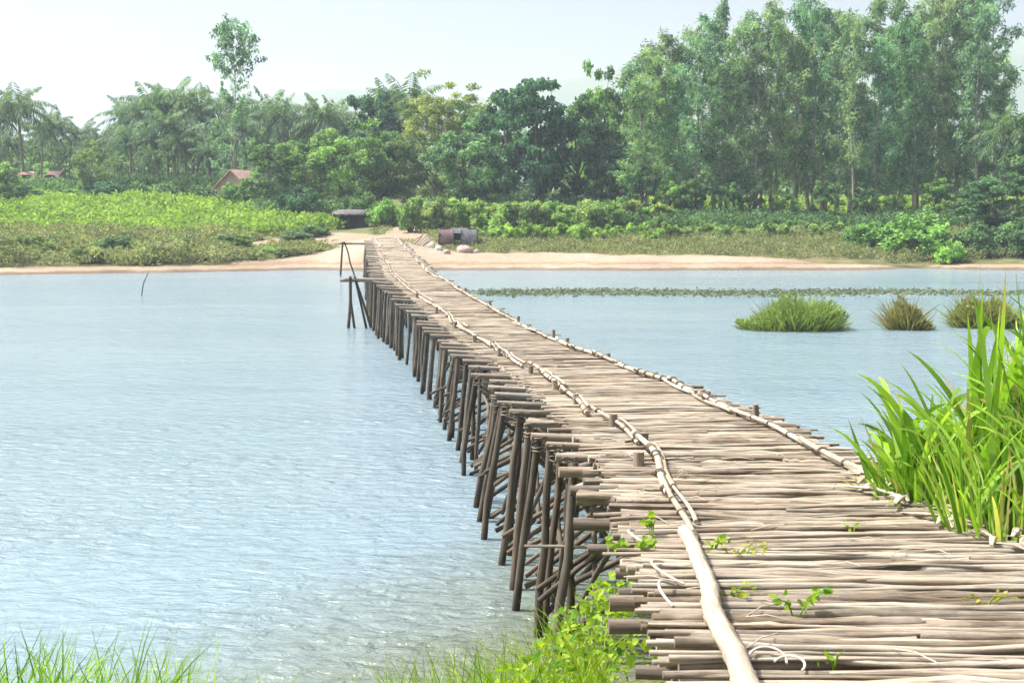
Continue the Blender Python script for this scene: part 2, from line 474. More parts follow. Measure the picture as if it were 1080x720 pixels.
def sand_mask(x, y):
    yw = shore_far(x); d = y - yw
    width = np.interp(x, [-60, -36, -22, -15, -9, 0, 14, 20, 24, 27, 31, 33, 40, 60], [2.6, 2.8, 2.6, 8, 8, 7.5, 7.5, 6, 2.6, 2.0, 0.1, 2.0, 2.4, 2])
    s = np.clip((width - d) / 1.6 + 0.5, 0, 1)
    # tracks leading up from the bridge
    def track(pts, w):
        P = np.array(pts, float); best = np.full(np.shape(x), 1e9)
        for a, b in zip(P[:-1], P[1:]):
            ab = b - a; tt = np.clip(((x - a[0]) * ab[0] + (y - a[1]) * ab[1]) / (ab @ ab), 0, 1)
            best = np.minimum(best, np.hypot(x - a[0] - tt * ab[0], y - a[1] - tt * ab[1]))
        return np.clip((w - best) / 0.9 + 0.5, 0, 1)
    s = np.maximum(s, track([(-10.5, 110), (-10.6, 118), (-9.4, 126), (-8.2, 134), (-9, 150)], 2.1))
    s = np.maximum(s, track([(-10.5, 116), (-13, 119), (-16, 120), (-20, 119), (-25, 113)], 2.6))
    s = np.maximum(s, track([(-10.5, 116), (-12, 122), (-15, 126), (-19.5, 122)], 1.9))
    s = np.maximum(s, track([(-9.4, 126), (-7.6, 121), (-6.9, 114), (-7, 108)], 1.1))
    s = np.maximum(s, track([(-20, 113), (-26, 110), (-30, 109)], 0.5) * 0.8)
    s = np.where(y < 60, np.where(h(x, y) > 0.15, 0.3, 0.5), s)
    return s


def axis(parts):
    return np.unique(np.concatenate([np.arange(a, b, s) for a, b, s in parts]))


gx = axis([(-3000, -600, 200), (-600, -120, 40), (-120, -64, 4), (-64, -8, 0.8), (-8, 8, 0.4), (8, 64, 0.8), (64, 120, 4), (120, 600, 40), (600, 3001, 200)])
gy = axis([(-50, -8, 4), (-8, 16, 0.4), (16, 92, 4), (92, 150, 0.6), (150, 220, 2), (220, 400, 12), (400, 3400, 150)])
GX, GY = np.meshgrid(gx, gy, indexing='ij')
GZ = h(GX, GY)
mb = MB(); mb.grid(np.stack([GX, GY, GZ], -1), sand_mask(GX, GY).ravel())
V, Q, T, tone, gv = mb.arrays()
ground = link_mesh('ground', mesh_from('ground', V, Q[:, ::-1], tone, None, True), ground_mat())
tag(ground, kind='structure')

wx = axis([(-600, 601, 100)]); wy = axis([(3, 128, 5)])
WX, WY = np.meshgrid(wx, wy, indexing='ij')
mb = MB(); mb.grid(np.stack([WX, WY, np.zeros_like(WX)], -1))
V, Q, T, tone, gv = mb.arrays()
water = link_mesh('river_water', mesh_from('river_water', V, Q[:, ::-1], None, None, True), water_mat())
tag(water, kind='structure')

# far hills
HY = 1900.0
hx = np.arange(-2600, 2601, 30.0); hy = np.arange(1350, 2900, 50.0)
HX, HYY = np.meshgrid(hx, hy, indexing='ij')
px_of = HX / HY * F + 540
prof = np.interp(px_of, [-900, 0, 200, 300, 330, 372, 405, 450, 520, 575, 620, 680, 760, 900, 1040, 1075, 1200, 2000],
                 [150, 165, 150, 118, 106, 99, 99, 112, 105, 90, 80, 74, 78, 62, 46, 36, 50, 80])
crest = EYE + (225 - prof) * HY / F
shape = np.exp(-((HYY - HY) / 260.0) ** 2)
HZ = crest * shape + 10 * wob(HX * 0.03, HYY * 0.03) * shape + 4 * wob(HX * 0.13, HYY * 0.13) * shape
mb = MB(); mb.grid(np.stack([HX, HYY, HZ + 3], -1))
V, Q, T, tone, gv = mb.arrays()
hm = plain_mat('hill_forest', (0.05, 0.08, 0.035), (0.10, 0.14, 0.06), 0.02, 0.95)
hills = link_mesh('hills', mesh_from('hills', V, Q[:, ::-1], None, None, True), hm)
tag(hills, kind='structure')

# air
hz = MB(); hz.box((0, 1700, 150 - 2.0), (5600, 3560, 304))
hmesh = hz.mesh('haze', smooth=False)
m = bpy.data.materials.new('haze_air'); m.use_nodes = True
t = m.node_tree; t.nodes.remove(t.nodes['Principled BSDF'])
pv = t.nodes.new('ShaderNodeVolumePrincipled')
pv.inputs['Color'].default_value = (0.74, 0.86, 1.0, 1)
pv.inputs['Density'].default_value = HAZE_DENSITY
pv.inputs['Anisotropy'].default_value = 0.2
t.links.new(pv.outputs[0], t.nodes['Material Output'].inputs['Volume'])
tag(link_mesh('haze', hmesh, m), kind='stuff')


# ------------------------------------------------------------------ foliage kit
def unit(v):
    return v / (np.linalg.norm(v, axis=-1, keepdims=True) + 1e-9)


def leaves(C, D, L, W, tone, fold=0.12, r=None):
    """rhombic leaves: C centres, D axis, returns V,Q,tone"""
    r = r or rng
    n = len(C); D = unit(D)
    s = unit(np.cross(D, r.normal(size=(n, 3))))
    nn = np.cross(D, s)
    L = np.broadcast_to(np.asarray(L, float), (n,))[:, None]; W = np.broadcast_to(np.asarray(W, float), (n,))[:, None]
    b = C - D * L * 0.5; tip = C + D * L * 0.5 - nn * L * fold
    l = C + s * W * 0.5 + nn * L * fold; rr = C - s * W * 0.5 + nn * L * fold
    V = np.stack([b, l, tip, rr], 1).reshape(-1, 3)
    Q = np.arange(n * 4).reshape(-1, 4)
    return V, Q, np.repeat(tone, 4)


def blades(base, dir0, L, W, droop, tone, segs=6, r=None, tipdry=0.0):
    """curved grass blades as strips, returns V,Q,tone"""
    r = r or rng
    n = len(base); d = unit(dir0).copy(); p = base.astype(float).copy()
    L = np.broadcast_to(np.asarray(L, float), (n,)); W = np.broadcast_to(np.asarray(W, float), (n,)); droop = np.broadcast_to(np.asarray(droop, float), (n,))
    side = unit(np.cross(d, np.array([0, 0, 1.0]) + 0.5 * r.normal(size=(n, 3))))
    rows = []
    for i in range(segs + 1):
        t = i / segs
        w = W * (0.55 + 1.2 * t) * (1 - t) ** 0.7 * 0.85 if i < segs else W * 0.02
        w = w[:, None]
        rows += [p - side * w * 0.5, p + side * w * 0.5]
        p = p + d * (L / segs)[:, None]
        d = unit(d + np.array([0, 0, -1.0]) * (droop * (0.3 + 1.4 * t) / segs)[:, None] + r.normal(size=(n, 3)) * 0.02)
        side = unit(side - d * (side * d).sum(1, keepdims=True))
    V = np.stack(rows, 1)
    m = 2 * (segs + 1)
    q = np.array([[2 * i, 2 * i + 1, 2 * i + 3, 2 * i + 2] for i in range(segs)])
    Q = (np.arange(n)[:, None, None] * m + q[None]).reshape(-1, 4)
    tt = np.repeat(tone[:, None], m, 1)
    if tipdry > 0:
        f = np.clip((np.arange(m) // 2 / segs - r.uniform(0.6, 0.95, n)[:, None]) / 0.2, 0, 1) * (r.random(n) < tipdry)[:, None]
        tt = tt + (1.8 - tt) * f
    return V.reshape(-1, 3), Q, tt.ravel()


def cat(parts):
    Vs, Qs, Ts, k = [], [], [], 0
    for V, Q, t in parts:
        Vs.append(V); Qs.append(Q + k); Ts.append(t); k += len(V)
    return np.concatenate(Vs), np.concatenate(Qs), np.concatenate(Ts)


def clump_leaves(cs, rad, per, L, W, r, droop=0.0, squash=0.75, tone_j=0.25):
    """leaf clumps round centres cs with radii rad; each clump has its own tone"""
    n = len(cs)
    ct = np.clip(r.normal(0.5, 0.3, n), 0, 1)
    C = np.repeat(cs, per, 0); Rr = np.repeat(np.broadcast_to(rad, (n,)), per)
    v = unit(r.normal(size=(n * per, 3))) * (r.random((n * per, 1)) ** 0.5)
    v[:, 2] *= squash
    P = C + v * Rr[:, None]
    D = unit(v + r.normal(size=v.shape) * 0.7 + np.array([0, 0, -droop]))
    tone = np.clip(np.repeat(ct, per) + r.normal(0, tone_j, n * per), 0, 1)
    return leaves(P, D, L * r.uniform(0.7, 1.3, n * per), W * r.uniform(0.7, 1.3, n * per), tone, r=r)


def euca(seed, H=20.0, lo=0.12, per=38, leaf=(0.55, 0.125), wide=1.0):
    r = np.random.default_rng(seed)
    z = np.linspace(0, H * 0.97, 12)
    lean = r.normal(0, 0.02, 2); ph = r.uniform(0, 6, 2)
    path = np.stack([lean[0] * z + 0.25 * np.sin(z * 0.35 + ph[0]), lean[1] * z + 0.25 * np.sin(z * 0.3 + ph[1]), z], 1)
    path[:, :2] -= path[0, :2]
    tr = MB(); tr.tube(path, np.linspace(0.19, 0.04, 12), 7, 0.7)
    cs, rad = [], []
    k = 30
    for i in range(k):
        f = lo + (0.98 - lo) * (i + r.random()) / k
        p0 = np.array([np.interp(f * H, z, path[:, j]) for j in range(3)])
        a = r.uniform(0, 2 * math.pi); ln = (1.1 + 2.6 * (1 - f) ** 0.6 * (0.55 + 0.45 * min(1, (f - lo + 0.15) * 3))) * r.uniform(0.6, 1.2) * wide
        el = r.uniform(0.5, 1.0)
        e = p0 + ln * np.array([math.cos(a) * math.cos(el), math.sin(a) * math.cos(el), math.sin(el)])
        mid = (p0 + e) / 2 + np.array([math.cos(a), math.sin(a), -0.2]) * 0.2
        tr.tube([p0, mid, e], [0.05, 0.035, 0.015], 5, 0.5)
        for q in np.linspace(0.45, 1.05, 4):
            cs.append(p0 + (e - p0) * q + r.normal(0, 0.35, 3)); rad.append(r.uniform(0.35, 0.85))
    cs.append(path[-1] + [0, 0, 0.2]); rad.append(0.7)
    cr = clump_leaves(np.array(cs), np.array(rad), per, leaf[0], leaf[1], r, droop=0.7, squash=1.1)
    return tr.mesh('eucalyptus_trunk'), mesh_from('eucalyptus_crown', cr[0], cr[1], cr[2])


def broad(seed, H=12.0, Wd=9.0, per=80, L=0.48, W=0.30, n=80, low=0.1, open_=0.0):
    r = np.random.default_rng(seed)
    cz = H * (0.5 + low * 0.5); az = H * (0.5 - low * 0.5)
    v = unit(r.normal(size=(n, 3))) * (0.45 + 0.5 * r.random((n, 1)) ** 0.6)
    lump = 1 + 0.16 * np.sin(v[:, :1] * 5 + seed) + 0.14 * np.sin(v[:, 2:3] * 6 + seed * 2)
    cs = v * lump * np.array([Wd / 2, Wd / 2, az]) + np.array([0, 0, cz])
    cs = cs[cs[:, 2] > 0.3]
    z = np.linspace(0, H * 0.75, 7)
    tr = MB(); path = np.stack([0.2 * np.sin(z * 0.5 + seed), 0.2 * np.cos(z * 0.4), z], 1); path[:, :2] -= path[0, :2]
    tr.tube(path, np.linspace(0.26, 0.06, 7), 7, 0.5)
    for c in cs[::5]:
        f = min(0.9, max(0.2, c[2] / H * 0.7)); p0 = np.array([np.interp(f * H * 0.75, z, path[:, j]) for j in range(3)])
        tr.tube([p0, (p0 + c) / 2 + [0, 0, 0.3], c], [0.09, 0.06, 0.02], 5, 0.5)
    cr = clump_leaves(cs, r.uniform(0.09, 0.15, len(cs)) * Wd * 0.8, per, L, W, r, droop=0.15, squash=0.7)
    return tr.mesh('tree_trunk'), mesh_from('tree_crown', cr[0], cr[1], cr[2])


def palm(seed, H=12.0):
    r = np.random.default_rng(seed)
    th = H - 2.2
    z = np.linspace(0, th, 10); b = r.uniform(-0.9, 0.9, 2)
    path = np.stack([b[0] * (z / th) ** 2, b[1] * (z / th) ** 2, z], 1)
    tr = MB(); tr.tube(path, np.concatenate([[0.26], np.linspace(0.19, 0.13, 9)]), 8, 0.5)
    top = path[-1]; parts = []
    fr = MB()
    nf = 25
    for i in range(nf):
        a = i * 2.39996 + r.normal(0, 0.15); el = 1.35 - 2.0 * (i / nf) + r.normal(0, 0.1)
        ln = r.uniform(4.2, 5.4) * (0.85 if el > 0.9 else 1)
        d = np.array([math.cos(a) * math.cos(el), math.sin(a) * math.cos(el), math.sin(el)])
        p = top.copy(); pts = [p.copy()]; ds = [d.copy()]
        for s_ in range(9):
            p = p + d * ln / 9; d = unit(d + np.array([0, 0, -0.13 - 0.07 * r.random()])); pts.append(p.copy()); ds.append(d.copy())
        pts = np.array(pts); ds = np.array(ds)
        fr.tube(pts, np.linspace(0.045, 0.012, 10), 4, 0.75, cap=False)
        tt = np.repeat(np.linspace(0.1, 0.99, 15), 2)
        c = np.stack([np.interp(tt * 9, np.arange(10), pts[:, j]) for j in range(3)], 1)
        dd = unit(np.stack([np.interp(tt * 9, np.arange(10), ds[:, j]) for j in range(3)], 1))
        side = unit(np.cross(dd, [0, 0, 1.0])) * np.where(np.arange(len(tt)) % 2, 1, -1)[:, None]
        ld = unit(side * 0.85 + dd * 0.55 + np.array([0, 0, -0.75]) + r.normal(0, 0.1, c.shape))
        ll = 0.95 * np.sin(np.clip(tt * 0.85 + 0.15, 0, 1) * math.pi) ** 0.6 + 0.25
        w = np.full(len(tt), 0.25)
        s2 = dd
        tone = np.clip(r.normal(0.15 + 0.5 * (1 - i / nf), 0.2, len(tt)), 0, 1)  # upper fronds toned lighter, sunlight painted into the leaf colour
        e = c + ld * ll[:, None] + np.array([0, 0, -0.12]) * ll[:, None]
        mid = c + ld * ll[:, None] * 0.5
        V = np.stack([c, mid + s2 * w[:, None] * 0.5, e, mid - s2 * w[:, None] * 0.5], 1).reshape(-1, 3)
        parts.append((V, np.arange(len(V)).reshape(-1, 4), np.repeat(tone, 4)))
    fv, fq, ft, ftone, fg = fr.arrays()
    parts.append((fv, fq, ftone))
    V, Q, tn = cat(parts)
    return tr.mesh('palm_trunk'), mesh_from('palm_crown', V, Q, tn)


def shrub(seed, H=3.0, Wd=2.6, per=60, n=26, L=0.34, W=0.16, up=True):
    r = np.random.default_rng(seed)
    st = MB(); cs = []
    for i in range(n):
        a = r.uniform(0, 6.283); q = r.random() ** 0.6
        hh = H * (0.35 + 0.6 * r.random()) * (1 - 0.35 * q * q)
        c = np.array([math.cos(a) * q * Wd * 0.42, math.sin(a) * q * Wd * 0.42, hh])
        cs.append(c)
        if i % 3 == 0: cs.append(c * [1, 1, 0.45])
        st.tube([[c[0] * 0.2, c[1] * 0.2, 0], c * [0.7, 0.7, 0.6], c], [0.03, 0.022, 0.008], 4, 0.5)
    cs = np.array(cs)
    cr = clump_leaves(cs, r.uniform(0.09, 0.17, len(cs)) * (H + Wd) * 0.55, per, L, W, r, droop=-0.3 if up else 0.2, squash=0.9)
    cr[0][:, 2] = np.maximum(cr[0][:, 2], 0.02)
    return st.mesh('shrub_stem'), mesh_from('shrub_foliage', cr[0], cr[1], cr[2])


ORD = ['first', 'second', 'third', 'fourth', 'fifth', 'sixth', 'seventh', 'eighth', 'ninth', 'tenth', 'eleventh', 'twelfth', 'thirteenth', 'fourteenth',
       'fifteenth', 'sixteenth', 'seventeenth', 'eighteenth', 'nineteenth', 'twentieth', 'twenty-first', 'twenty-second', 'twenty-third', 'twenty-fourth',
       'twenty-fifth', 'twenty-sixth', 'twenty-seventh', 'twenty-eighth', 'twenty-ninth', 'thirtieth', 'thirty-first', 'thirty-second', 'thirty-third', 'thirty-fourth', 'thirty-fifth', 'thirty-sixth', 'thirty-seventh', 'thirty-eighth', 'thirty-ninth', 'fortieth', 'forty-first', 'forty-second']

KIT = {}


def kit(kind):
    if kind in KIT: return KIT[kind]
    base = {
        'euca': (lambda s: euca(s), 20.0, 5.5, 'bark_pale', 'euca', 6),
        'slim': (lambda s: euca(s, 20, 0.08, 17, (0.6, 0.24), 1.9), 20.0, 7.5, 'bark_pale', 'euca', 2),
        'tuft': (lambda s: euca(s, 20, 0.66, 15, (0.6, 0.26), 2.6), 20.0, 6.5, 'bark_pale', 'euca', 1),
        'broad': (lambda s: broad(s), 12.0, 9.0, 'bark', 'broad', 4),
        'round': (lambda s: broad(s, 6.0, 5.0, 90, 0.3, 0.16, 60, 0.0), 6.0, 5.0, 'bark', 'broad', 3),
        'feather': (lambda s: broad(s, 14.0, 6.5, 80, 0.4, 0.13, 85, 0.05), 14.0, 6.5, 'bark_pale', 'shrub', 3),
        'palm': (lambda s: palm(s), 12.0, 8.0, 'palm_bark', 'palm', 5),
        'shrub': (lambda s: shrub(s), 3.0, 2.6, 'bark', 'shrub', 5),
        'bush': (lambda s: shrub(s, 4.0, 5.0, 80, 46, 0.34, 0.2, False), 4.0, 5.0, 'bark', 'broad', 3),
        'low': (lambda s: shrub(s, 1.6, 1.9, 45, 18, 0.3, 0.13), 1.6, 1.9, 'bark', 'shrub', 4),
    }[kind]
    f, H, Wd, bm, lm, n = base
    out = []
    for i in range(n):
        a, b = f(100 + i * 17 + len(kind))
        a.materials.append(M[bm]); b.materials.append(M[lm])
        out.append((a, b))
    KIT[kind] = (out, H, Wd)
    return KIT[kind]


def spot(px, Y):
    x = (px - 540) * Y / F
    return x, Y, float(h(x, Y))


_cnt = {}


def plant(name, kind, px, Y, ytop, wpx, label, catg, group=None, color=(1, 1, 1), sink=0.1):
    """a tree or shrub standing at lateral picture column px, distance Y, tall enough to reach row ytop"""
    vs, H, Wd = kit(kind)
    i = _cnt[kind] = _cnt.get(kind, -1) + 1
    a, b = vs[i % len(vs)]
    x, y, z = spot(px, Y)
    top = EYE + (225 - ytop) * Y / F
    sz = (top - z) / H
    sxy = sz * 1.05 if wpx is None else wpx * Y / F / Wd
    o = empty(name, (x, y, z - sink))
    o.scale = (sxy, sxy, sz); o.rotation_euler = (0, 0, random.uniform(0, 6.283))
    tag(o, label, catg, group)
    nm = ('stem', 'foliage') if kind in ('shrub', 'bush', 'low') else ('trunk', 'crown')
    t_ = link_mesh(nm[0], a, None, o)
    c_ = link_mesh(nm[1], b, None, o)
    j = random.uniform(0.88, 1.12)
    c_.color = (color[0] * j, color[1] * j, color[2] * j * random.uniform(0.85, 1.1), 1)
    return o


# ------------------------------------------------------------------ far trees
# coconut palms behind the field on the left
PALMS = [(-22, 190, 118), (4, 186, 106), (28, 176, 96), (47, 196, 126), (66, 182, 121), (90, 195, 130), (113, 190, 136), (131, 178, 140),
         (141, 194, 110), (154, 185, 103), (169, 190, 96), (187, 186, 91), (206, 192, 99), (180, 170, 116), (198, 174, 128), (224, 186, 104),
         (238, 178, 132), (263, 190, 104), (284, 192, 103), (301, 184, 108), (319, 190, 112), (343, 182, 110), (357, 190, 112), (160, 170, 140), (412, 186, 96), (436, 192, 90), (16, 182, 140), (76, 174, 152), (100, 184, 146), (210, 170, 146), (145, 172, 132), (250, 182, 122), (330, 184, 118), (122, 168, 164), (164, 166, 156), (190, 168, 140), (222, 167, 150), (238, 169, 164)]
PALMS.sort()
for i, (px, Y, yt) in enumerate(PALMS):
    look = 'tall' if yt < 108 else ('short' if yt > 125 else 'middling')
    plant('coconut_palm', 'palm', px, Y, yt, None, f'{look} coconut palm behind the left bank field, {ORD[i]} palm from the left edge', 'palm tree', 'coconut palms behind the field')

# eucalyptus grove on the right
TOPS = ([650, 665, 680, 700, 722, 740, 757, 775, 790, 815, 840, 858, 870, 890, 915, 945, 965, 990, 1010, 1035, 1052, 1062, 1075, 1100],
        [88, 62, 50, 44, 42, 34, 12, 16, 20, 4, -6, 4, 22, 12, 6, 8, 0, -8, -16, -14, 0, 36, 60, 60])
front = [(672, 30), (690, 12), (712, 34), (735, 8), (757, 60), (774, 14), (795, 40), (818, 20), (838, 55), (856, 10), (880, 45), (899, 15), (922, 42), (944, 18), (962, 50), (984, 12), (1006, 44), (1030, 25), (1054, 60)]
for i, (px, dy) in enumerate(front):
    Y = 139 + random.uniform(-2, 3)
    look = ['slender', 'leaning', 'bare-stemmed', 'wispy', 'bushy'][i % 5]
    plant('eucalyptus_tree', 'euca', px, Y, np.interp(px, *TOPS) + dy, 52 + random.uniform(-8, 8),
          f'grey-green eucalyptus in the front row of the right bank grove, {ORD[i]} from its left end', 'tree', 'eucalyptus grove on the far bank',
          (random.uniform(0.9, 1.5), random.uniform(0.95, 1.15), random.uniform(0.75, 1.1)))
back = [680, 700, 726, 757, 782, 812, 838, 866, 894, 918, 946, 966, 990, 1014, 1040]
for i, px in enumerate(back):
    Y = 151 + random.uniform(-3, 4)
    plant('eucalyptus_tree', 'euca', px, Y, np.interp(px, *TOPS) + random.uniform(-6, 14), 56 + random.uniform(-8, 12),
          f'tall eucalyptus in the second row of the right bank grove, {ORD[i]} from its left end', 'tree', 'eucalyptus grove on the far bank',
          (random.uniform(0.85, 1.3), random.uniform(0.9, 1.1), random.uniform(0.85, 1.15)))
deep = [676, 712, 752, 800, 852, 880, 934, 972, 1016]
for i, px in enumerate(deep):
    plant('eucalyptus_tree', 'euca', px, 163 + random.uniform(-3, 4), np.interp(px, *TOPS) + random.uniform(4, 30), 72,
          f'eucalyptus at the back of the right bank grove, {ORD[i]} from its left end', 'tree', 'eucalyptus grove on the far bank', (0.9, 1, 0.95))

BR = (1.25, 1.2, 1.0); DK = (0.55, 0.70, 1.05); GG = (0.95, 0.98, 1.25); MD = (1, 1, 1); LT = (1.5, 1.35, 1.1)
for kind, name, px, Y, yt, w, col, lab in [
    ('tuft', 'slender_tree', 250, 168, 38, 42, (1.0, 1.05, 1.0), 'tallest thin tree with a see-through crown rising above the palms'),
    ('slim', 'slender_tree', 248, 164, 92, 46, (1.25, 1.2, 1.1), 'pale green slender tree under the tallest thin tree'),
    ('feather', 'feathery_tree', 100, 160, 144, 44, (0.9, 0.9, 0.95), 'small rounded feathery tree standing before the left palms'),
    ('round', 'leafy_tree', 8, 150, 172, 46, LT, 'bright green leafy tree at the far left of the field'),
    ('broad', 'broadleaf_tree', 300, 148, 150, 78, MD, 'round dark-bottomed tree right of the pink house'),
    ('round', 'leafy_tree', 246, 154, 190, 20, LT, 'small pale tree left of the pink house'),
    ('round', 'leafy_tree', 270, 154, 180, 36, MD, 'low leafy tree partly covering the pink house'),
    ('broad', 'broadleaf_tree', 336, 160, 138, 62, BR, 'light green tree between the pink house and the thatched hut'),
    ('broad', 'broadleaf_tree', 372, 148, 128, 88, BR, 'wide bright green tree right behind the thatched hut'),
    ('broad', 'broadleaf_tree', 393, 166, 98, 64, DK, 'dark tree rising behind the bright tree by the hut'),
    ('broad', 'broadleaf_tree', 412, 150, 138, 66, MD, 'mid green tree at the head of the sandy track'),
    ('feather', 'feathery_tree', 458, 152, 80, 84, (1.0, 0.85, 0.8), 'tall yellow-green feathery tree just right of the sandy track'),
    ('feather', 'feathery_tree', 430, 168, 88, 66, (0.7, 0.72, 0.8), 'thin feathery tree behind the head of the sandy track'),
    ('feather', 'feathery_tree', 507, 164, 80, 92, (0.8, 0.75, 0.75), 'pale feathery tree behind the grey-green rounded tree'),
    ('broad', 'broadleaf_tree', 482, 160, 108, 60, MD, 'mid green tree hidden among the feathery trees'),
    ('broad', 'broadleaf_tree', 492, 141, 122, 92, GG, 'broad grey-green rounded tree above the bank shrubs'),
    ('broad', 'broadleaf_tree', 535, 150, 96, 70, DK, 'dark tree left of the tallest dark broadleaf tree'),
    ('broad', 'broadleaf_tree', 565, 144, 82, 90, DK, 'tallest dark blue-green broadleaf tree at the centre'),
    ('broad', 'broadleaf_tree', 606, 146, 102, 84, (0.58, 0.68, 0.85), 'very dark broadleaf tree right of the tallest dark one'),
    ('broad', 'broadleaf_tree', 634, 157, 70, 60, (1.15, 1.2, 1.0), 'fresh green tree standing up left of the eucalyptus grove'),
    ('broad', 'broadleaf_tree', 658, 158, 92, 52, MD, 'mid green tree at the left end of the eucalyptus grove'),
    ('broad', 'broadleaf_tree', 645, 144, 150, 60, DK, 'low dark tree under the left end of the eucalyptus grove'),
    ('broad', 'broadleaf_tree', 1048, 124, 182, 104, (0.7, 0.8, 0.9), 'low spreading dark tree at the right edge of the far bank'),
    ('broad', 'broadleaf_tree', 1098, 132, 120, 90, MD, 'tree cut by the right edge above the tall grass'),
    ('palm', 'coconut_palm', 1070, 134, 120, None, MD, 'lone palm among the trees at the right end of the grove'),
    ('bush', 'rounded_bush', 112, 158, 190, 52, DK, 'dark bush beneath the small feathery tree by the field'),
    ('bush', 'rounded_bush', 20, 152, 194, 70, MD, 'bushy hedge plant at the left edge of the field'),
    ('bush', 'rounded_bush', 70, 160, 197, 60, (1.1, 1.15, 1), 'green bush in front of the small red roofs'),
    ('bush', 'rounded_bush', 318, 140, 196, 60, DK, 'dark bush under the round tree beside the field'),
    ('bush', 'rounded_bush', 405, 133, 208, 42, (1.5, 1.5, 1.1), 'bright bush right of the thatched hut'),
    ('bush', 'rounded_bush', 250, 152, 193, 34, MD, 'green bush at the foot of the pink house'),
    ('bush', 'rounded_bush', 382, 140, 200, 46, MD, 'dark green bush behind the thatched hut'),
    ('bush', 'rounded_bush', 966, 114, 222, 82, (1.35, 1.4, 1.0), 'large bright rounded bush above the right shore'),
    ('bush', 'rounded_bush', 915, 117, 231, 52, (1.25, 1.3, 1.0), 'bush left of the large bright rounded bush'),
    ('bush', 'rounded_bush', 1003, 109.5, 252, 36, (2.0, 1.9, 1.3), 'small light green bush at the water edge, right shore'),
    ('bush', 'rounded_bush', 1035, 113, 232, 60, MD, 'leafy bush behind the small light green shore bush'),
    ('bush', 'rounded_bush', 1075, 112, 228, 60, MD, 'leafy bush at the right end of the far shore'),
]:
    catg = 'bush' if kind == 'bush' else ('palm tree' if kind == 'palm' else 'tree')
    plant(name, kind, px, Y, yt, w, lab, catg, None, col)

for i, (px, Y, yt, w) in enumerate([(676, 137, 172, 40), (706, 136, 188, 32), (728, 137, 178, 40), (764, 136, 192, 30), (790, 137, 186, 36), (826, 136, 196, 30), (870, 136, 190, 34), (912, 136, 196, 32), (940, 135, 198, 28), (985, 134, 188, 46)]):
    plant('understory_tree', 'round', px, Y, yt, w, f'small leafy tree under the eucalyptus grove, {ORD[i]} from the grove left end', 'tree', 'small trees under the grove', random.choice([(1, 1.05, 1), (0.7, 0.8, 0.9), (1.35, 1.3, 1)]))
# shrubs along the far bank
i = 0
for px in np.arange(432, 695, 12.5):
    yt = np.interp(px, [430, 470, 560, 600, 625, 650, 690], [203, 207, 209, 213, 209, 207, 215]) + random.uniform(-3, 5)
    plant('bank_shrub', 'shrub', px + random.uniform(-2, 2), 129 + random.uniform(-3, 3), yt, 30 + random.uniform(-4, 6),
          f'light green shrub in the tall row above the beach, {ORD[i]} from its left end', 'shrub', 'tall shrubs above the beach', (random.uniform(0.95, 1.3), random.uniform(1.05, 1.25), 1.15)); i += 1
i = 0
for px in np.arange(512, 700, 15):
    plant('bank_shrub', 'low', px + random.uniform(-4, 4), 121.5 + random.uniform(-1.5, 1.5), 233 + random.uniform(-3, 4), 20 + random.uniform(-3, 6),
          f'small bright shrub before the tall shrub row, {ORD[i]} from the left', 'shrub', 'small shrubs before the tall row', (1.4, 1.45, 1)); i += 1
i = 0
for px in np.arange(702, 932, 10.5):
    plant('bank_shrub', 'low', px + random.uniform(-2, 2), 124 + random.uniform(-3, 2), 233 + random.uniform(-3, 4), 22 + random.uniform(-3, 5),
          f'low green shrub below the eucalyptus grove, {ORD[i]} from the left', 'shrub', 'low shrubs below the grove', (1.2, 1.2, 1.15)); i += 1


for i, (px, Y, hh, w, c) in enumerate([(-8, 104, 1.9, 60, (0.9, 0.75, 0.8)), (34, 107, 1.7, 52, (1.25, 1.0, 0.9)), (66, 112, 1.6, 40, (1.0, 1.0, 1.0)), (92, 104.5, 1.3, 44, (1.3, 1.05, 1.0)), (128, 109, 1.6, 56, (0.85, 0.8, 0.9)), (160, 106, 1.25, 36, (1.5, 1.35, 1.1)),
                                             (186, 112, 1.5, 48, (1.1, 0.95, 0.9)), (214, 109, 1.0, 44, (0.9, 0.9, 0.9)), (246, 117, 1.2, 50, (1.2, 1.1, 1.0)), (282, 112, 0.8, 46, (1.2, 1.2, 1.0)), (312, 122, 1.0, 40, (0.9, 0.85, 0.95)), (330, 126, 1.2, 36, (1.0, 1.0, 1.0))]):
    x_, y_, z_ = spot(px, Y)
    plant('olive_bush', 'bush', px, Y, 225 - (z_ + hh - EYE) * F / Y, w, f'olive bush in the left bank brush below the field, {ORD[i]} from the left edge', 'bush', 'olive bushes on the left bank', c)


# ------------------------------------------------------------------ field, brush and other growth (stuff)
def scatter_poly(n, fpx, fY):
    return fpx(n), fY(n)


def stuff(name, parts, mat, label=None):
    V, Q, tn = cat(parts)
    o = link_mesh(name, mesh_from(name, V, Q, tn), mat)
    tag(o, label, None, None, 'stuff')
    return o


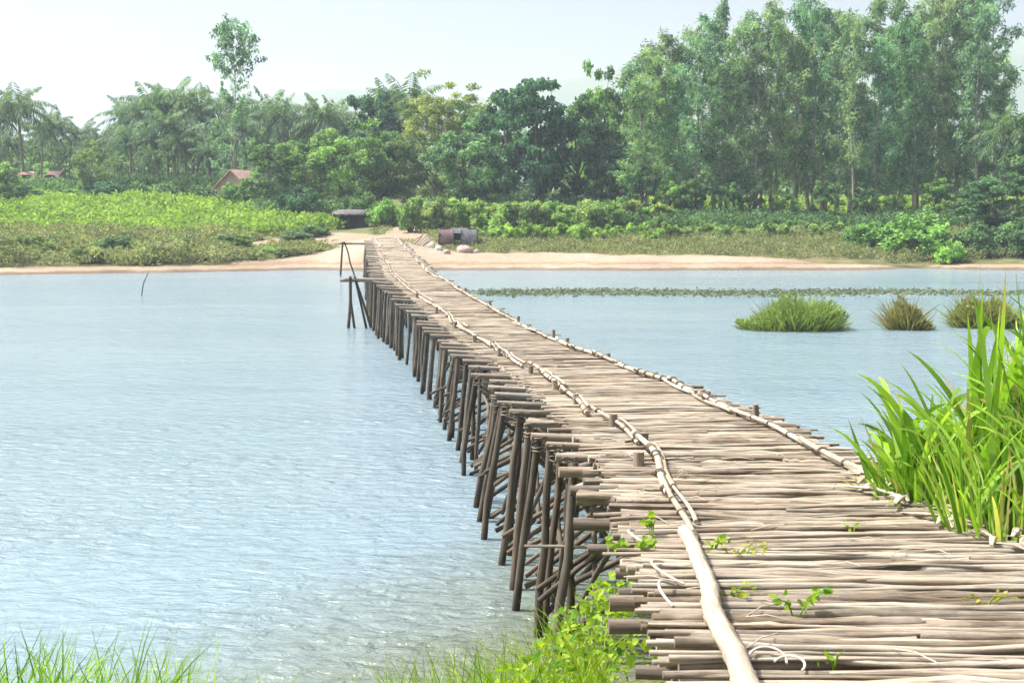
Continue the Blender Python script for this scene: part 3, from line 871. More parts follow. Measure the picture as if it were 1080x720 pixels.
def plantlets(xs, ys, hh, per, L, W, r, spread=0.3, tone0=0.5, up=0.9):
    n = len(xs)
    z = h(xs, ys)
    hh = np.broadcast_to(hh, (n,)) * r.uniform(0.7, 1.25, n)
    base = np.stack([xs, ys, z], 1)
    ct = np.clip(r.normal(0, 0.22, n) + tone0, 0, 1)
    C = np.repeat(base, per, 0)
    f = r.random(n * per) ** 0.7
    off = r.normal(0, 1, (n * per, 2)) * spread * (1.1 - 0.5 * f[:, None])
    C[:, :2] += off; C[:, 2] += f * np.repeat(hh, per)
    D = unit(np.concatenate([off / spread, np.full((n * per, 1), up)], 1) + r.normal(size=(n * per, 3)) * 0.5)
    return leaves(C, D, L * r.uniform(0.7, 1.3, n * per), W * r.uniform(0.7, 1.3, n * per), np.clip(np.repeat(ct, per) + r.normal(0, 0.2, n * per), 0, 1), r=r)


r = np.random.default_rng(3)


def in_px(n, p0, p1, y0, y1, r):
    Y = r.uniform(y0, y1, n); px = r.uniform(p0, p1, n)
    return (px - 540) * Y / F, Y, px


# bright crop field on the left bank
x, y, px = in_px(5200, -60, 360, 122, 160, r)
edge_lo = np.interp(px, [-60, 0, 200, 300, 350], [121, 122, 124, 127, 131]); edge_hi = np.interp(px, [-60, 60, 130, 300, 360], [158, 160, 158, 152, 142])
k = (y > edge_lo) & (y < edge_hi)
stuff('crop_foliage', [plantlets(x[k], y[k], 1.0 + 0.45 * wob(x[k] * 1.7, y[k] * 1.7), 13, 0.5, 0.22, r, 0.34, 0.55 + 0.25 * wob(x[k] * 1.3 + 2, y[k] * 1.1), 0.7)], M['crop'])
# grey-green tall crop behind the field
x, y, px = in_px(900, 118, 292, 163, 169, r)
stuff('corn_foliage', [plantlets(x, y, 2.2, 22, 0.7, 0.13, r, 0.28, 0.4, 1.6)], M['palm'])
x, y, px = in_px(700, -60, 300, 160, 172, r)
stuff('hedge_foliage', [plantlets(x, y, 1.6, 22, 0.45, 0.24, r, 0.6, 0.35, 0.6)], M['broad'])
# field seen between the trunks of the grove
x, y, px = in_px(2600, 640, 1110, 172, 200, r)
stuff('field_foliage', [plantlets(x, y, 1.6, 14, 0.55, 0.22, r, 0.5, 0.6, 0.7)], M['crop'])
# olive brush on the left bank
x, y, px = in_px(4200, -80, 345, 100, 131, r)
d = y - shore_far(x)
lim = np.interp(px, [-80, 0, 200, 260, 300, 345], [22, 24, 22, 20, 17, 15])
sm = sand_mask(x, y)
bump_ = 0.5 + 0.5 * wob(x * 1.2, y * 1.2)
k = (d > 2.4 + 0.8 * r.random(len(d))) & (d < lim + 3 * bump_) & (sm < 0.3) & (bump_ + 0.5 * r.random(len(d)) > 0.5)
hb = np.interp(px[k], [-80, 200, 260, 345], [1.5, 1.3, 0.8, 0.6]) * (0.35 + 1.0 * bump_[k] ** 1.5)
stuff('brush_foliage', [plantlets(x[k], y[k], hb, 28, 0.36, 0.12, r, 0.45, 0.35 + 0.35 * (0.5 + 0.5 * wob(x[k] * 0.9 + 4, y[k] * 0.9)), 0.8)], M['brush'])
x, y, px = in_px(2600, 290, 450, 112, 142, r)
k = (sand_mask(x, y) < 0.25) & ~((np.abs(px - 371) < 26) & (y > 118) & (y < 136)) & (wob(x * 1.5, y * 1.5) + r.random(len(x)) > 0.1)
stuff('track_undergrowth', [plantlets(x[k], y[k], np.interp(px[k], [290, 345, 400, 450], [0.6, 0.32, 0.2, 0.35]), 18, 0.3, 0.09, r, 0.4, 0.5, 0.9)], M['brush'])
# dry grass and low brush above the beach on the right
x, y, px = in_px(4200, 425, 1110, 110, 126, r)
d = y - shore_far(x); sm = sand_mask(x, y); bump_ = 0.5 + 0.5 * wob(x * 1.2, y * 1.2)
k = (sm < 0.5) & (d > 1.2) & (bump_ + 0.6 * r.random(len(d)) > 0.35)
hb = np.interp(px[k], [425, 690, 800, 1110], [0.35, 0.45, 0.6, 0.8]) * (0.5 + bump_[k])
stuff('bank_undergrowth', [plantlets(x[k], y[k], hb, 16, 0.3, 0.08, r, 0.4, 0.45, 1.2)], M['brush'])
# dense dark undergrowth beneath the grove
x, y, px = in_px(1500, 640, 1110, 128, 137, r)
stuff('grove_undergrowth', [plantlets(x, y, 1.15, 18, 0.4, 0.16, r, 0.5, 0.25, 0.6)], M['broad'])
x, y, px = in_px(900, 270, 640, 138, 150, r)
k = (px < 375) | (px > 440)
stuff('wood_undergrowth', [plantlets(x[k], y[k], 1.8, 26, 0.42, 0.2, r, 0.6, 0.3, 0.5)], M['broad'])
# far wood closing the gaps behind the trees
x, y, px = in_px(620, -150, 1250, 215, 250, r)
zz = h(x, y)
cs = []
for q in range(5):
    cs.append(np.stack([x + r.normal(0, 1.2, len(x)), y + r.normal(0, 1.2, len(x)), zz + 0.3 + r.random(len(x)) ** 1.3 * np.interp(px, [-150, 60, 300, 640, 760, 1250], [6, 6, 8, 9, 8, 8])], 1))
cr = clump_leaves(np.concatenate(cs), r.uniform(1.3, 2.6, len(x) * 5), 34, 1.0, 0.6, r)
stuff('far_woods', [cr], M['broad'])
# strip of floating weed across the water on the right
n = 8000
Y = 75.5 + r.normal(0, 1, n) * 1.5; px = r.uniform(492, 1120, n)
keep = (r.random(n) < np.interp(px, [492, 520, 700, 880, 930, 1120], [0.25, 1, 1, 0.9, 0.55, 0.5])); Y, px = Y[keep], px[keep]
X = (px - 540) * Y / F
C = np.stack([X, Y + 0.5 * np.sin(X * 0.4), np.abs(r.normal(0.0, 0.025, len(X))) + 0.01], 1)
stuff('floating_weeds', [leaves(C, np.stack([r.normal(size=len(X)), r.normal(size=len(X)), r.uniform(0.0, 0.2, len(X))], 1), 0.2, 0.12, np.clip(r.normal(0.5, 0.25, len(X)), 0, 1), r=r)], M['weed'])


# ------------------------------------------------------------------ reed islands
def reed_island(px, Y, wpx, hpx, lean, label, color):
    n = int(wpx * 16)
    r = np.random.default_rng(int(px))
    x0 = (px - 540) * Y / F; wd = wpx * Y / F; H = hpx * Y / F
    u = r.uniform(-1, 1, n); v = r.uniform(-1, 1, n) * 0.55
    k = u * u + (v / 0.55) ** 2 < 1; u, v = u[k], v[k]; n = len(u)
    prof = np.clip(1.0 - (u - lean) ** 2 * np.where(u < lean, 0.75, 1.1), 0.25, 1)
    base = np.stack([u * wd / 2 * 0.9, v * wd / 2, np.full(n, -0.15)], 1)
    d = np.stack([u * 0.7 + r.normal(0, 0.5, n), v * 0.5 + r.normal(0, 0.5, n), np.ones(n)], 1)
    P = blades(base, d, H * prof * r.uniform(0.5, 1.1, n) * np.where(r.random(n) < 0.05, 1.4, 1) + 0.2, 0.04, r.uniform(0.2, 1.0, n), np.where(r.random(n) < 0.18, r.uniform(1.2, 1.9, n), np.clip(r.normal(0.5, 0.28, n), 0, 1)), 5, r)
    m = int(wpx * 30)
    uu = r.uniform(-1, 1, m); vv = r.uniform(-1, 1, m) * 0.55
    kk = uu * uu + (vv / 0.55) ** 2 < 1; uu, vv = uu[kk], vv[kk]; m = len(uu)
    pf = np.clip(1.0 - (uu - lean) ** 2 * np.where(uu < lean, 0.75, 1.1), 0.25, 1) * (1 + 0.2 * np.sin(uu * 7 + lean * 9)) * np.sqrt(np.clip(1 - (vv / 0.6) ** 2, 0.05, 1))
    fz = r.random(m) ** 0.6
    Cc = np.stack([uu * wd / 2 * (0.92 + 0.12 * fz), vv * wd / 2, H * 0.85 * pf * fz + 0.02], 1)
    Lf = leaves(Cc, np.stack([uu * 0.6 + r.normal(0, 0.6, m), vv + r.normal(0, 0.6, m), r.uniform(0.1, 1.2, m)], 1), 0.28 * r.uniform(0.6, 1.4, m), 0.045, np.where(r.random(m) < 0.15, r.uniform(1.2, 1.8, m), np.clip(r.normal(0.25 + 0.4 * fz, 0.2), 0, 1)), r=r)  # leaf tone darkens towards the base, painting the tuft's lit top and shade
    P = cat([P, Lf])
    o = link_mesh('reed_island', mesh_from('reed_island', *P), M['reed'])
    o.location = (x0, Y, 0); o.color = (*color, 1)
    tag(o, label, 'reeds', 'reed tufts standing in the water')


reed_island(835, 51.6, 116, 40, 0.25, 'widest green reed tuft standing in the water, left of the other two', (0.72, 0.9, 0.7))
reed_island(960, 51.6, 46, 38, -0.2, 'narrow brownish reed tuft in the water, the middle of three', (0.85, 0.72, 0.8))
reed_island(1043, 52.6, 80, 38, -0.1, 'reed tuft in the water partly behind the tall grass blades', (0.8, 0.78, 0.7))

# ------------------------------------------------------------------ buildings and shelters on the far bank
def house(px, Y, w, dep, hw, hr, label, rz=0.0, wallm='wall', mats='roof'):
    x, y, z = spot(px, Y)
    o = empty('small_house', (x, y, z - 0.1)); tag(o, label, 'house')
    b = MB()
    # gabled body, ridge along x
    X, D = w / 2, dep / 2
    for s in (-1, 1):
        b.add([[-X, s * D, 0], [X, s * D, 0], [X, s * D, hw], [-X, s * D, hw]], [[0, 1, 2, 3]])
        b.add([[s * X, -D, 0], [s * X, D, 0], [s * X, D, hw], [s * X, 0, hw + hr], [s * X, -D, hw]], [[0, 1, 2, 4]], [[4, 2, 3]])
    link_mesh('wall', b.mesh('wall', smooth=False), M[wallm], o)
    rf = MB(); e = 0.45
    for s in (-1, 1):
        a = np.array([[-X - e, s * (D + e), hw - e * hr / D], [X + e, s * (D + e), hw - e * hr / D], [X + e, 0, hw + hr], [-X - e, 0, hw + hr]])
        rf.add(np.concatenate([a + [0, 0, 0.03], a + [0, 0, 0.15]]), [[0, 1, 2, 3], [4, 5, 6, 7], [0, 1, 5, 4], [1, 2, 6, 5], [2, 3, 7, 6], [3, 0, 4, 7]])
    link_mesh('roof', rf.mesh('roof', smooth=False), M[mats], o)
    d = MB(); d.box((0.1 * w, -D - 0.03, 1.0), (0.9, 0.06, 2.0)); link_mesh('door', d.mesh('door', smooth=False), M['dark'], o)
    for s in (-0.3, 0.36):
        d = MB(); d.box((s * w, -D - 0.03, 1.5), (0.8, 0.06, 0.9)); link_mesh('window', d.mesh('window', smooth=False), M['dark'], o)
    o.rotation_euler = (0, 0, rz)
    return o


house(31, 176, 1.0, 3.0, 1.4, 0.9, 'small red roofed house under the palms, left of the other red roof', 0.3)
house(62, 176, 1.0, 3.0, 1.5, 0.9, 'small red roofed house under the palms, right of the other red roof', -0.2)
house(256, 160, 3.8, 3.8, 1.9, 1.7, 'pink house among trees behind the left bank field', R(70))

# thatched hut at the end of the track
x, y, z = spot(371, 133)
hut = empty('thatched_hut', (x, y, z - 0.05)); hut.scale = (1.0, 1.0, 1.35); hut.location.z -= 0.1
tag(hut, 'dark open hut with grey rounded thatch beside the track on the far bank', 'hut')
G = []
for a in np.linspace(0.2, math.pi - 0.2, 15):
    row = []
    for xx in np.linspace(-1.7, 1.7, 13):
        s = math.sqrt(max(0.12, 1 - (abs(xx) / 1.85) ** 4))
        row.append([xx, -math.cos(a) * 1.3 * s, 0.98 + 0.42 * math.sin(a) * s + 0.03 * math.sin(xx * 9 + a * 7)])
    G.append(row)
rf = MB(); rf.grid(np.array(G)); G2 = np.array(G); G2[:, :, 2] -= 0.09; G2[:, :, 1] *= 0.93; rf.grid(G2)
link_mesh('roof', rf.mesh('roof'), M['thatch'], hut)
for sx in (-1.5, -0.1, 1.45):
    for sy in (-1.0, 1.0):
        pm = MB(); pm.tube([[sx, sy, 0], [sx + 0.03, sy, 0.6], [sx, sy, 1.15]], 0.05, 6, 0.3); link_mesh('post', pm.mesh('post'), M['post'], hut)
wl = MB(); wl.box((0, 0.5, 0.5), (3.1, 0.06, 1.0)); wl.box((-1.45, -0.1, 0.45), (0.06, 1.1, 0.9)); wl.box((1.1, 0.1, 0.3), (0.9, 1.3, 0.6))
link_mesh('back_wall', wl.mesh('back_wall', smooth=False), M['dark'], hut)  # near-black colour paints the shade inside the open hut

# covered shelter with maroon and grey sheets
x, y, z = spot(484, 117)
sh = empty('tarp_shelter', (x, y, z - 0.05)); sh.scale = (1.0, 1.0, 1.15)
tag(sh, 'small round-topped shelter under maroon and grey sheets above the beach', 'shelter')


def arch(x0, x1, m, name, wr, n=9):
    G = []
    for xx in np.linspace(x0, x1, n):
        row = []
        for a in np.linspace(0, math.pi, 15):
            q = 1 + wr * math.sin(a * 5 + xx * 3)
            row.append([xx, -math.cos(a) * 1.0 * q, (1.45 * math.sin(a) ** 0.75) * q * (1 - 0.08 * abs(xx)) + 0.02 * math.sin(xx * 11)])
        G.append(row)
    s = MB(); s.grid(np.array(G)); G = np.array(G) * [1, 0.95, 0.95]; s.grid(G)
    return link_mesh(name, s.mesh(name), M[m], sh)


arch(-1.6, -0.45, 'tarp_red', 'maroon_sheet', 0.03)
arch(0.2, 1.5, 'tarp_grey', 'grey_sheet', 0.04)
rn = MB(); G = np.array([[[xx, -math.cos(a) * 1.03, 1.47 * math.sin(a) ** 0.75 - 0.05 * math.cos(xx * 2.2)] for a in np.linspace(0.75, math.pi - 0.3, 9)] for xx in np.linspace(-0.5, 0.25, 6)])
rn.grid(G); rn.grid(G * [1, 0.97, 0.96]); link_mesh('roof_sheet', rn.mesh('roof_sheet'), M['tarp_grey'], sh)
fr = MB()
for xx in (-1.6, -0.4, 0.2, 1.5):
    fr.tube([[xx, -math.cos(a) * 1.02, 1.47 * math.sin(a) ** 0.75 * (1 - 0.08 * abs(xx))] for a in np.linspace(0, math.pi, 13)], 0.03, 5, 0.3)
fr.tube([[-1.65, 0, 1.3], [0, 0, 1.5], [1.55, 0, 1.33]], 0.035, 5, 0.3)
link_mesh('frame', fr.mesh('frame'), M['post'], sh)
fl = MB(); fl.box((0, 0, 0.35), (2.9, 1.5, 0.08)); link_mesh('platform', fl.mesh('platform', smooth=False), M['log'], sh)
bk = MB(); bk.box((-1.5, 0, 0.55), (0.05, 1.6, 1.0)); link_mesh('end_sheet', bk.mesh('end_sheet', smooth=False), M['tarp_red'], sh)


def lump(name, px, Y, size, mat, label, cat_, seed, group=None):
    x, y, z = spot(px, Y)
    r = np.random.default_rng(seed)
    nu, nv = 14, 9
    G = []
    for a in np.linspace(0, 2 * math.pi, nu):
        row = []
        for b in np.linspace(-0.2, math.pi / 2, nv):
            q = 1 + 0.16 * math.sin(a * 3 + seed) * math.cos(b) + 0.1 * math.sin(a * 5 + b * 4 + seed * 2)
            sx = np.sign(math.cos(a)) * abs(math.cos(a)) ** 0.7; sy = np.sign(math.sin(a)) * abs(math.sin(a)) ** 0.7
            row.append([size[0] / 2 * sx * math.cos(b) * q, size[1] / 2 * sy * math.cos(b) * q, size[2] * (math.sin(b) if b > 0 else b) * (1 + 0.1 * math.sin(a * 2 + seed))])
        G.append(row)
    s = MB(); s.grid(np.array(G))
    o = link_mesh(name, s.mesh(name), M[mat]); o.location = (x, y, z + 0.02); o.rotation_euler = (0, 0, r.uniform(-0.5, 0.5))
    tag(o, label, cat_, group)


lump('covered_heap', 489, 113.6, (1.35, 1.0, 0.5), 'pinksack', 'pinkish covered heap in front of the maroon and grey shelter', 'heap', 1)
lump('pale_sack', 463, 113.5, (0.65, 0.5, 0.34), 'sack', 'white sack on the bank, largest of those left of the shelter', 'sack', 2, 'pale sacks above the beach')
lump('pale_sack', 456, 114.3, (0.55, 0.45, 0.4), 'sack', 'white sack farthest left of the shelter above the beach', 'sack', 3, 'pale sacks above the beach')
lump('pale_sack', 471, 112.6, (0.6, 0.5, 0.3), 'pinksack', 'tan sack between the white sacks and the pink heap', 'sack', 4, 'pale sacks above the beach')
lump('pale_sack', 503, 113.5, (0.5, 0.4, 0.28), 'sack', 'white sack right of the pink heap by the shelter', 'sack', 5, 'pale sacks above the beach')
lump('pale_sack', 508, 116.5, (0.5, 0.5, 0.45), 'sack', 'small white sack at the right end of the grey sheet', 'sack', 6, 'pale sacks above the beach')
s = MB()
x, y, z = spot(446, 114)
for k in range(7):
    a = random.uniform(-0.6, 0.6)
    s.tube([[a - 0.5, random.uniform(-.3, .3), 0.03], [a, 0, 0.35 + 0.1 * k * 0.4], [a + 0.4 + random.uniform(-.2, .3), 0.1, random.uniform(0.6, 1.1)]], 0.035, 5, 0.6)
o = link_mesh('stick_heap', s.mesh('stick_heap'), M['log']); o.location = (x, y, z)
tag(o, 'heap of dry brown sticks left of the white sacks', 'sticks')

# lone stick in the river
s = MB(); s.tube([[0, 0, -1.2], [0.06, 0, -0.1], [0.17, 0, 0.6], [0.42, 0, 1.15]], [0.035, 0.032, 0.026, 0.018], 7, 0.2)
o = link_mesh('river_stick', s.mesh('river_stick'), M['post']); o.location = ((147.5 - 540) * 73 / F, 73, 0)
tag(o, 'lone dark bent stick poking out of the river on the left', 'stick')

# ------------------------------------------------------------------ the bridge
bridge = empty('stick_footbridge', (2.0, 3.0, float(deck_z(3.0))))
tag(bridge, 'long rickety footbridge of grey sticks on dark posts across the river', 'footbridge')


def axis_at(Y):
    c0 = (rail_l(Y - 1) + rail_r(Y - 1)) / 2; c1 = (rail_l(Y + 1) + rail_r(Y + 1)) / 2
    d = np.array([float(c1 - c0), 2.0]) if 9 < Y else np.array([0.03, 2.0]); d /= np.linalg.norm(d)
    return d


def over_l(Y):
    return float(np.interp(Y, [3, 6.5, 8, 9.5, 12, 16, 30, 60, 112], [0.28, 0.31, 0.38, 0.42, 0.48, 0.46, 0.3, 0.22, 0.2]))


def over_r(Y):
    return float(np.interp(Y, [3, 9, 12, 16, 22, 112], [0.3, 0.15, 0.42, 0.4, 0.22, 0.2]))


def cross_pts(Y, a, b, dz, n, wav, wz, skew=0.0):
    """points of a stick lying across the deck at station Y between lateral offsets a..b from the left and right rail"""
    d = axis_at(Y); nrm = np.array([d[1], -d[0]])
    L = float(rail_l(Y)); Rr = float(rail_r(Y))
    cx = (L + Rr) / 2; half = (Rr - L) / 2
    u = np.linspace(-half + a, half + b, n)
    ph, fr_ = random.uniform(0, 6.28), random.uniform(1.2, 3.2)
    along = wav * np.sin(u * fr_ + ph) + wav * 0.5 * np.sin(u * fr_ * 2.7 + ph * 2) + skew * u
    x = cx + nrm[0] * u + d[0] * along; y = Y + nrm[1] * u + d[1] * along
    z = deck_z(y) + dz + wz * np.sin(u * fr_ * 1.3 + ph * 3)
    return np.stack([x, y, z], 1)


dk = MB(); Y = 2.6
while Y < 111.5:
    near = Y < 16
    rr = float(np.clip(random.lognormvariate(math.log(0.025), 0.45), 0.011, 0.052))
    if Y > 35: rr *= 1.25
    n = 15 if near else (7 if Y < 40 else 5)
    sd_ = 8 if near else (6 if Y < 40 else 5)
    q = random.random()
    la = -over_l(Y) * random.uniform(0.7, 1.15); rb = over_r(Y) * random.uniform(0.55, 1.15)
    if random.random() < 0.06: la -= random.uniform(0.05, 0.25)
    if random.random() < 0.06: rb += random.uniform(0.05, 0.3)
    wid = float(rail_r(Y) - rail_l(Y))
    spans = [(la, rb)]
    if q < 0.09: spans = [(la, -wid * random.uniform(0.2, 0.7))]
    elif q < 0.17: spans = [(wid * random.uniform(0.2, 0.7), rb)]
    if q < 0.17 and random.random() < 0.6:
        c = random.uniform(-0.3, 0.3) * wid
        spans = [(la, -wid / 2 + c), (wid / 2 + c + 0.02, rb)]
    for a, b in spans:
        P = cross_pts(Y + random.uniform(-0.012, 0.012), a, b, -rr + random.uniform(-0.014, 0.014), n, random.uniform(0.008, 0.045), random.uniform(0.003, 0.014), random.uniform(-0.03, 0.03))
        tp = np.linspace(random.uniform(0.75, 1.15), random.uniform(0.75, 1.15), n) * (1 + 0.14 * np.random.default_rng(random.randrange(1 << 30)).normal(size=n))
        dk.tube(P, rr * tp, sd_, random.uniform(0.15, 0.9) if random.random() > 0.2 else random.uniform(-0.25, 0.15), squash=random.uniform(0.75, 1.0))
    Y += rr * (1.85 if len(spans) == 1 and spans[0] == (la, rb) else 1.2)
# a lower layer of sticks so that no gap looks straight down everywhere
Y = 2.8
while Y < 60:
    rr = random.uniform(0.018, 0.03)
    P = cross_pts(Y, -over_l(Y) * random.uniform(0.3, 1.0), over_r(Y) * random.uniform(0.4, 1.0), -0.085 + random.uniform(-0.012, 0.012), 6, 0.02, 0.006, random.uniform(-0.05, 0.05))
    dk.tube(P, rr, 5, random.uniform(-0.2, 0.3))  # lower sticks toned darker to paint the shade in the gaps
    Y += random.uniform(0.05, 0.12)
dk.build('deck', M['deck'], bridge)

# loose straws and broken slivers lying along the deck's left lip: inside the deck's own pattern
# stringers
for off in (-0.15, 0.55, 1.25):
    ys = np.arange(5, 111, 1.5)
    P = np.stack([rail_l(ys) + off, ys, deck_z(ys) - 0.21], 1)
    s = MB(); s.tube(P, 0.06, 7, 0.3); s.build('stringer', M['log'], bridge)


def bridge_tube(name, P, rad, mat, n=8, tone=None, squash=1.0):
    s = MB(); s.tube(P, rad, n, random.uniform(0.2, 0.8) if tone is None else tone, squash=squash)
    return s.build(name, M[mat], bridge)


def wobble(p, q, n=6, a=0.016):
    p, q = np.array(p, float), np.array(q, float)
    t = np.linspace(0, 1, n)[:, None]
    P = p + (q - p) * t
    r = np.random.default_rng(random.randrange(1 << 30))
    P[1:-1] += r.normal(0, a, (n - 2, 3)) * [1, 1, 0.3]
    return P


# bents: posts, caps, braces
stations = [13.3, 13.9, 14.8, 15.9, 16.9, 18.1, 19.2, 20.3, 21.4, 22.7, 24.0, 25.3, 26.4, 27.5]
while stations[-1] < 105: stations.append(stations[-1] + random.uniform(0.95, 1.45))
farposts = MB(); npost = nbrace = 0


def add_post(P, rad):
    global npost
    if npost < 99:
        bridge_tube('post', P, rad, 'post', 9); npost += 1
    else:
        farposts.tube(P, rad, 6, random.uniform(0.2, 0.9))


for k, Y in enumerate(stations):
    d = axis_at(Y); nrm = np.array([d[1], -d[0]])
    L = np.array([float(rail_l(Y)), Y]); Rg = np.array([float(rail_r(Y)), Y])
    zd = float(deck_z(Y))
    ov = over_l(Y)

    def pt(side, o, z, along=0.0):
        b = (L - nrm * o) if side < 0 else (Rg + nrm * o)
        b = b + d * along
        return [b[0], b[1], z]
    ol = ov + float(np.interp(Y, [13.3, 14.7, 17, 30], [0.17, 0.28, 0.42, 0.5])) + random.uniform(-0.05, 0.08)
    spl = float(np.interp(Y, [13.3, 14.7, 17, 20, 25, 34], [0.22, 0.33, 0.5, 0.62, 0.5, 0.22]))
    capz = zd - 0.07 - random.uniform(0, 0.05)
    zb = min(-0.6, float(h(L[0] - 0.8, Y)) - 0.3)
    j = lambda s=0.1: random.uniform(-s, s)
    r0 = random.uniform(0.035, 0.052) if Y < 30 else random.uniform(0.045, 0.065)
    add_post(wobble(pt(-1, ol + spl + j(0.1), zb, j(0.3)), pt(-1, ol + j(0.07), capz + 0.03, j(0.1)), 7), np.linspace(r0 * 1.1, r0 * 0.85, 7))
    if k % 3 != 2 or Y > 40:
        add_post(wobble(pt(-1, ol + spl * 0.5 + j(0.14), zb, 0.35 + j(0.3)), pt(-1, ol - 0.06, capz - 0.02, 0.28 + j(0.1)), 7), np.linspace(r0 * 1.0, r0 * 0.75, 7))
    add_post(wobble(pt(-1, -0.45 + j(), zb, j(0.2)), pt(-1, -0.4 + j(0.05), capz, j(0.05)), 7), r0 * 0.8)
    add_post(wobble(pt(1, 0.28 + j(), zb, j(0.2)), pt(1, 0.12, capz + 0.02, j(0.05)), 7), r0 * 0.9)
    bridge_tube('cap_beam', wobble(pt(-1, ol + random.uniform(0.06, 0.14), capz + 0.07), pt(1, 0.3, capz - 0.07), 6, 0.01), random.uniform(0.034, 0.048), 'log', 8)
    if Y < 27:
        for q_ in range(2):
            cx_, cy_ = pt(-1, ol + 0.01, 0)[:2]
            wr = [[cx_ + 0.075 * math.cos(a), cy_ + 0.075 * math.sin(a), capz + 0.0 - 0.1 * q_ + 0.012 * a * 0.5 + random.uniform(-.01, .01)] for a in np.linspace(0, 12.6, 25)]
            bridge_tube('lashing', wr, 0.008, 'tie', 4, random.uniform(0.1, 0.8))
    if Y < 48 and nbrace < 90:
        bridge_tube('brace', wobble(pt(-1, ol + 0.15, 0.2 + j(0.2), 0.1), pt(1, 0.1, zd - 0.3, 0.1), 5, 0.02), 0.032, 'post', 6)
        bridge_tube('brace', wobble(pt(1, 0.2, 0.2 + j(0.2), -0.1), pt(-1, ol - 0.05, zd - 0.3, -0.1), 5, 0.02), 0.032, 'post', 6)
        nbrace += 2
        if Y < 31:
            for q_ in (0, 1, 2):
                s0 = -1 if q_ % 2 else 1
                A_ = pt(-1, ol + 0.2 + j(0.1), 0.25 + j(0.25) + 0.35 * (q_ == 2), 0.2 + 0.15 * q_); B_ = pt(-1, -0.6 + j(0.15), zd - 0.25 - j(0.1), 0.2 + 0.15 * q_)
                if s0 < 0: A_, B_ = pt(-1, ol + 0.0 + j(0.05), zd - 0.3, 0.25), pt(-1, -0.65 + j(0.2), 0.2 + j(0.2), 0.25)
                bridge_tube('brace', wobble(A_, B_, 5, 0.015), random.uniform(0.022, 0.033), 'post', 6); nbrace += 1
        if k + 1 < len(stations) and k % 2 == 0 and Y < 32:
            Y2 = stations[k + 1]; L2 = float(rail_l(Y2))
            bridge_tube('brace', wobble(pt(-1, ol - 0.1, zd - 0.35), [L2 - ol - 0.1, Y2, 0.35], 5, 0.02), 0.028, 'post', 6); nbrace += 1
            bridge_tube('brace', wobble(pt(-1, ol - 0.25, 0.5), [L2 - ol + 0.3, Y2, float(deck_z(Y2)) - 0.4], 5, 0.02), 0.028, 'post', 6); nbrace += 1
o = farposts.build('far_post', M['post'], bridge); o['kind'] = 'stuff'
# thin horizontal stick tied to the nearest posts
bridge_tube('brace', wobble([0.12, 13.6, 0.98], [1.25, 13.3, 1.02], 6, 0.012), 0.016, 'log', 6, 0.4)
bridge_tube('brace', wobble([0.52, 13.5, 0.2], [1.0, 13.0, 1.25], 6, 0.012), 0.026, 'post', 6, 0.4)

# cross logs whose ends stick out on the left
spec = [(6.6, 0.4, .05), (7.55, 0.52, .055), (7.9, 0.5, .062), (8.25, 0.45, .05), (8.8, 0.45, .045), (9.6, .62, .05), (10.3, .72, .055), (10.9, .6, .06), (11.5, .7, .045), (12.1, .75, .06), (12.6, .62, .05), (13.2, .8, .055)]
Y = 14.3
while Y < 46 and len(spec) < 96:
    spec.append((Y, over_l(Y) + random.uniform(-0.08, 0.1), random.uniform(0.03, 0.052))); Y += random.uniform(0.25, 0.55)
for Y, o_, r_ in spec:
    P = cross_pts(Y, -o_, random.uniform(-1.2, 0.2), -0.15 - random.uniform(0, 0.05), 6, 0.015, 0.006, random.uniform(-0.06, 0.06))
    bridge_tube('cross_log', P, (r_ * 0.8 if Y < 13.5 else r_) * random.uniform(0.8, 1.1) * np.linspace(1.05, 0.85, 6), 'log', 10, random.uniform(-0.1, 0.3) if Y < 13 else random.uniform(0.0, 0.7))
# short chunks wedged under the lip
for k in range(48):
    Y = random.uniform(10.8, 34); L = float(rail_l(Y)); o_ = over_l(Y)
    c = np.array([L - o_ + random.uniform(-0.12, 0.22), Y, float(deck_z(Y)) - random.uniform(0.03, 0.26)])
    a = random.uniform(-0.6, 0.6); v = np.array([math.cos(a), math.sin(a), random.uniform(-0.25, 0.35)]) * random.uniform(0.1, 0.24)
    bridge_tube('wedge_log', [c - v, c, c + v], random.uniform(0.03, 0.055), 'log', 9, random.uniform(0.2, 0.9))


tiemass = MB(); nt_ = 0
# bamboo rails along both edges
def bamboo(name, P, rad, tone):
    P = np.asarray(P, float)
    L = np.concatenate([[0], np.cumsum(np.linalg.norm(np.diff(P, axis=0), axis=1))])
    node = 0.32; ts, rs = [], []
    x = 0.0
    while x < L[-1]:
        for dx, f in ((0, 1.0), (node * 0.86, 0.97), (node * 0.93, 1.12), (node * 0.97, 0.93)):
            if x + dx < L[-1]: ts.append(x + dx); rs.append(f)
        x += node
    ts.append(L[-1]); rs.append(1.0)
    Q = np.stack([np.interp(ts, L, P[:, j]) for j in range(3)], 1)
    tap = np.linspace(1.08, 0.82, len(ts))
    s = MB(); s.tube(Q, rad * np.array(rs) * tap, 10, tone)
    return s.build(name, M['bamboo'], bridge)


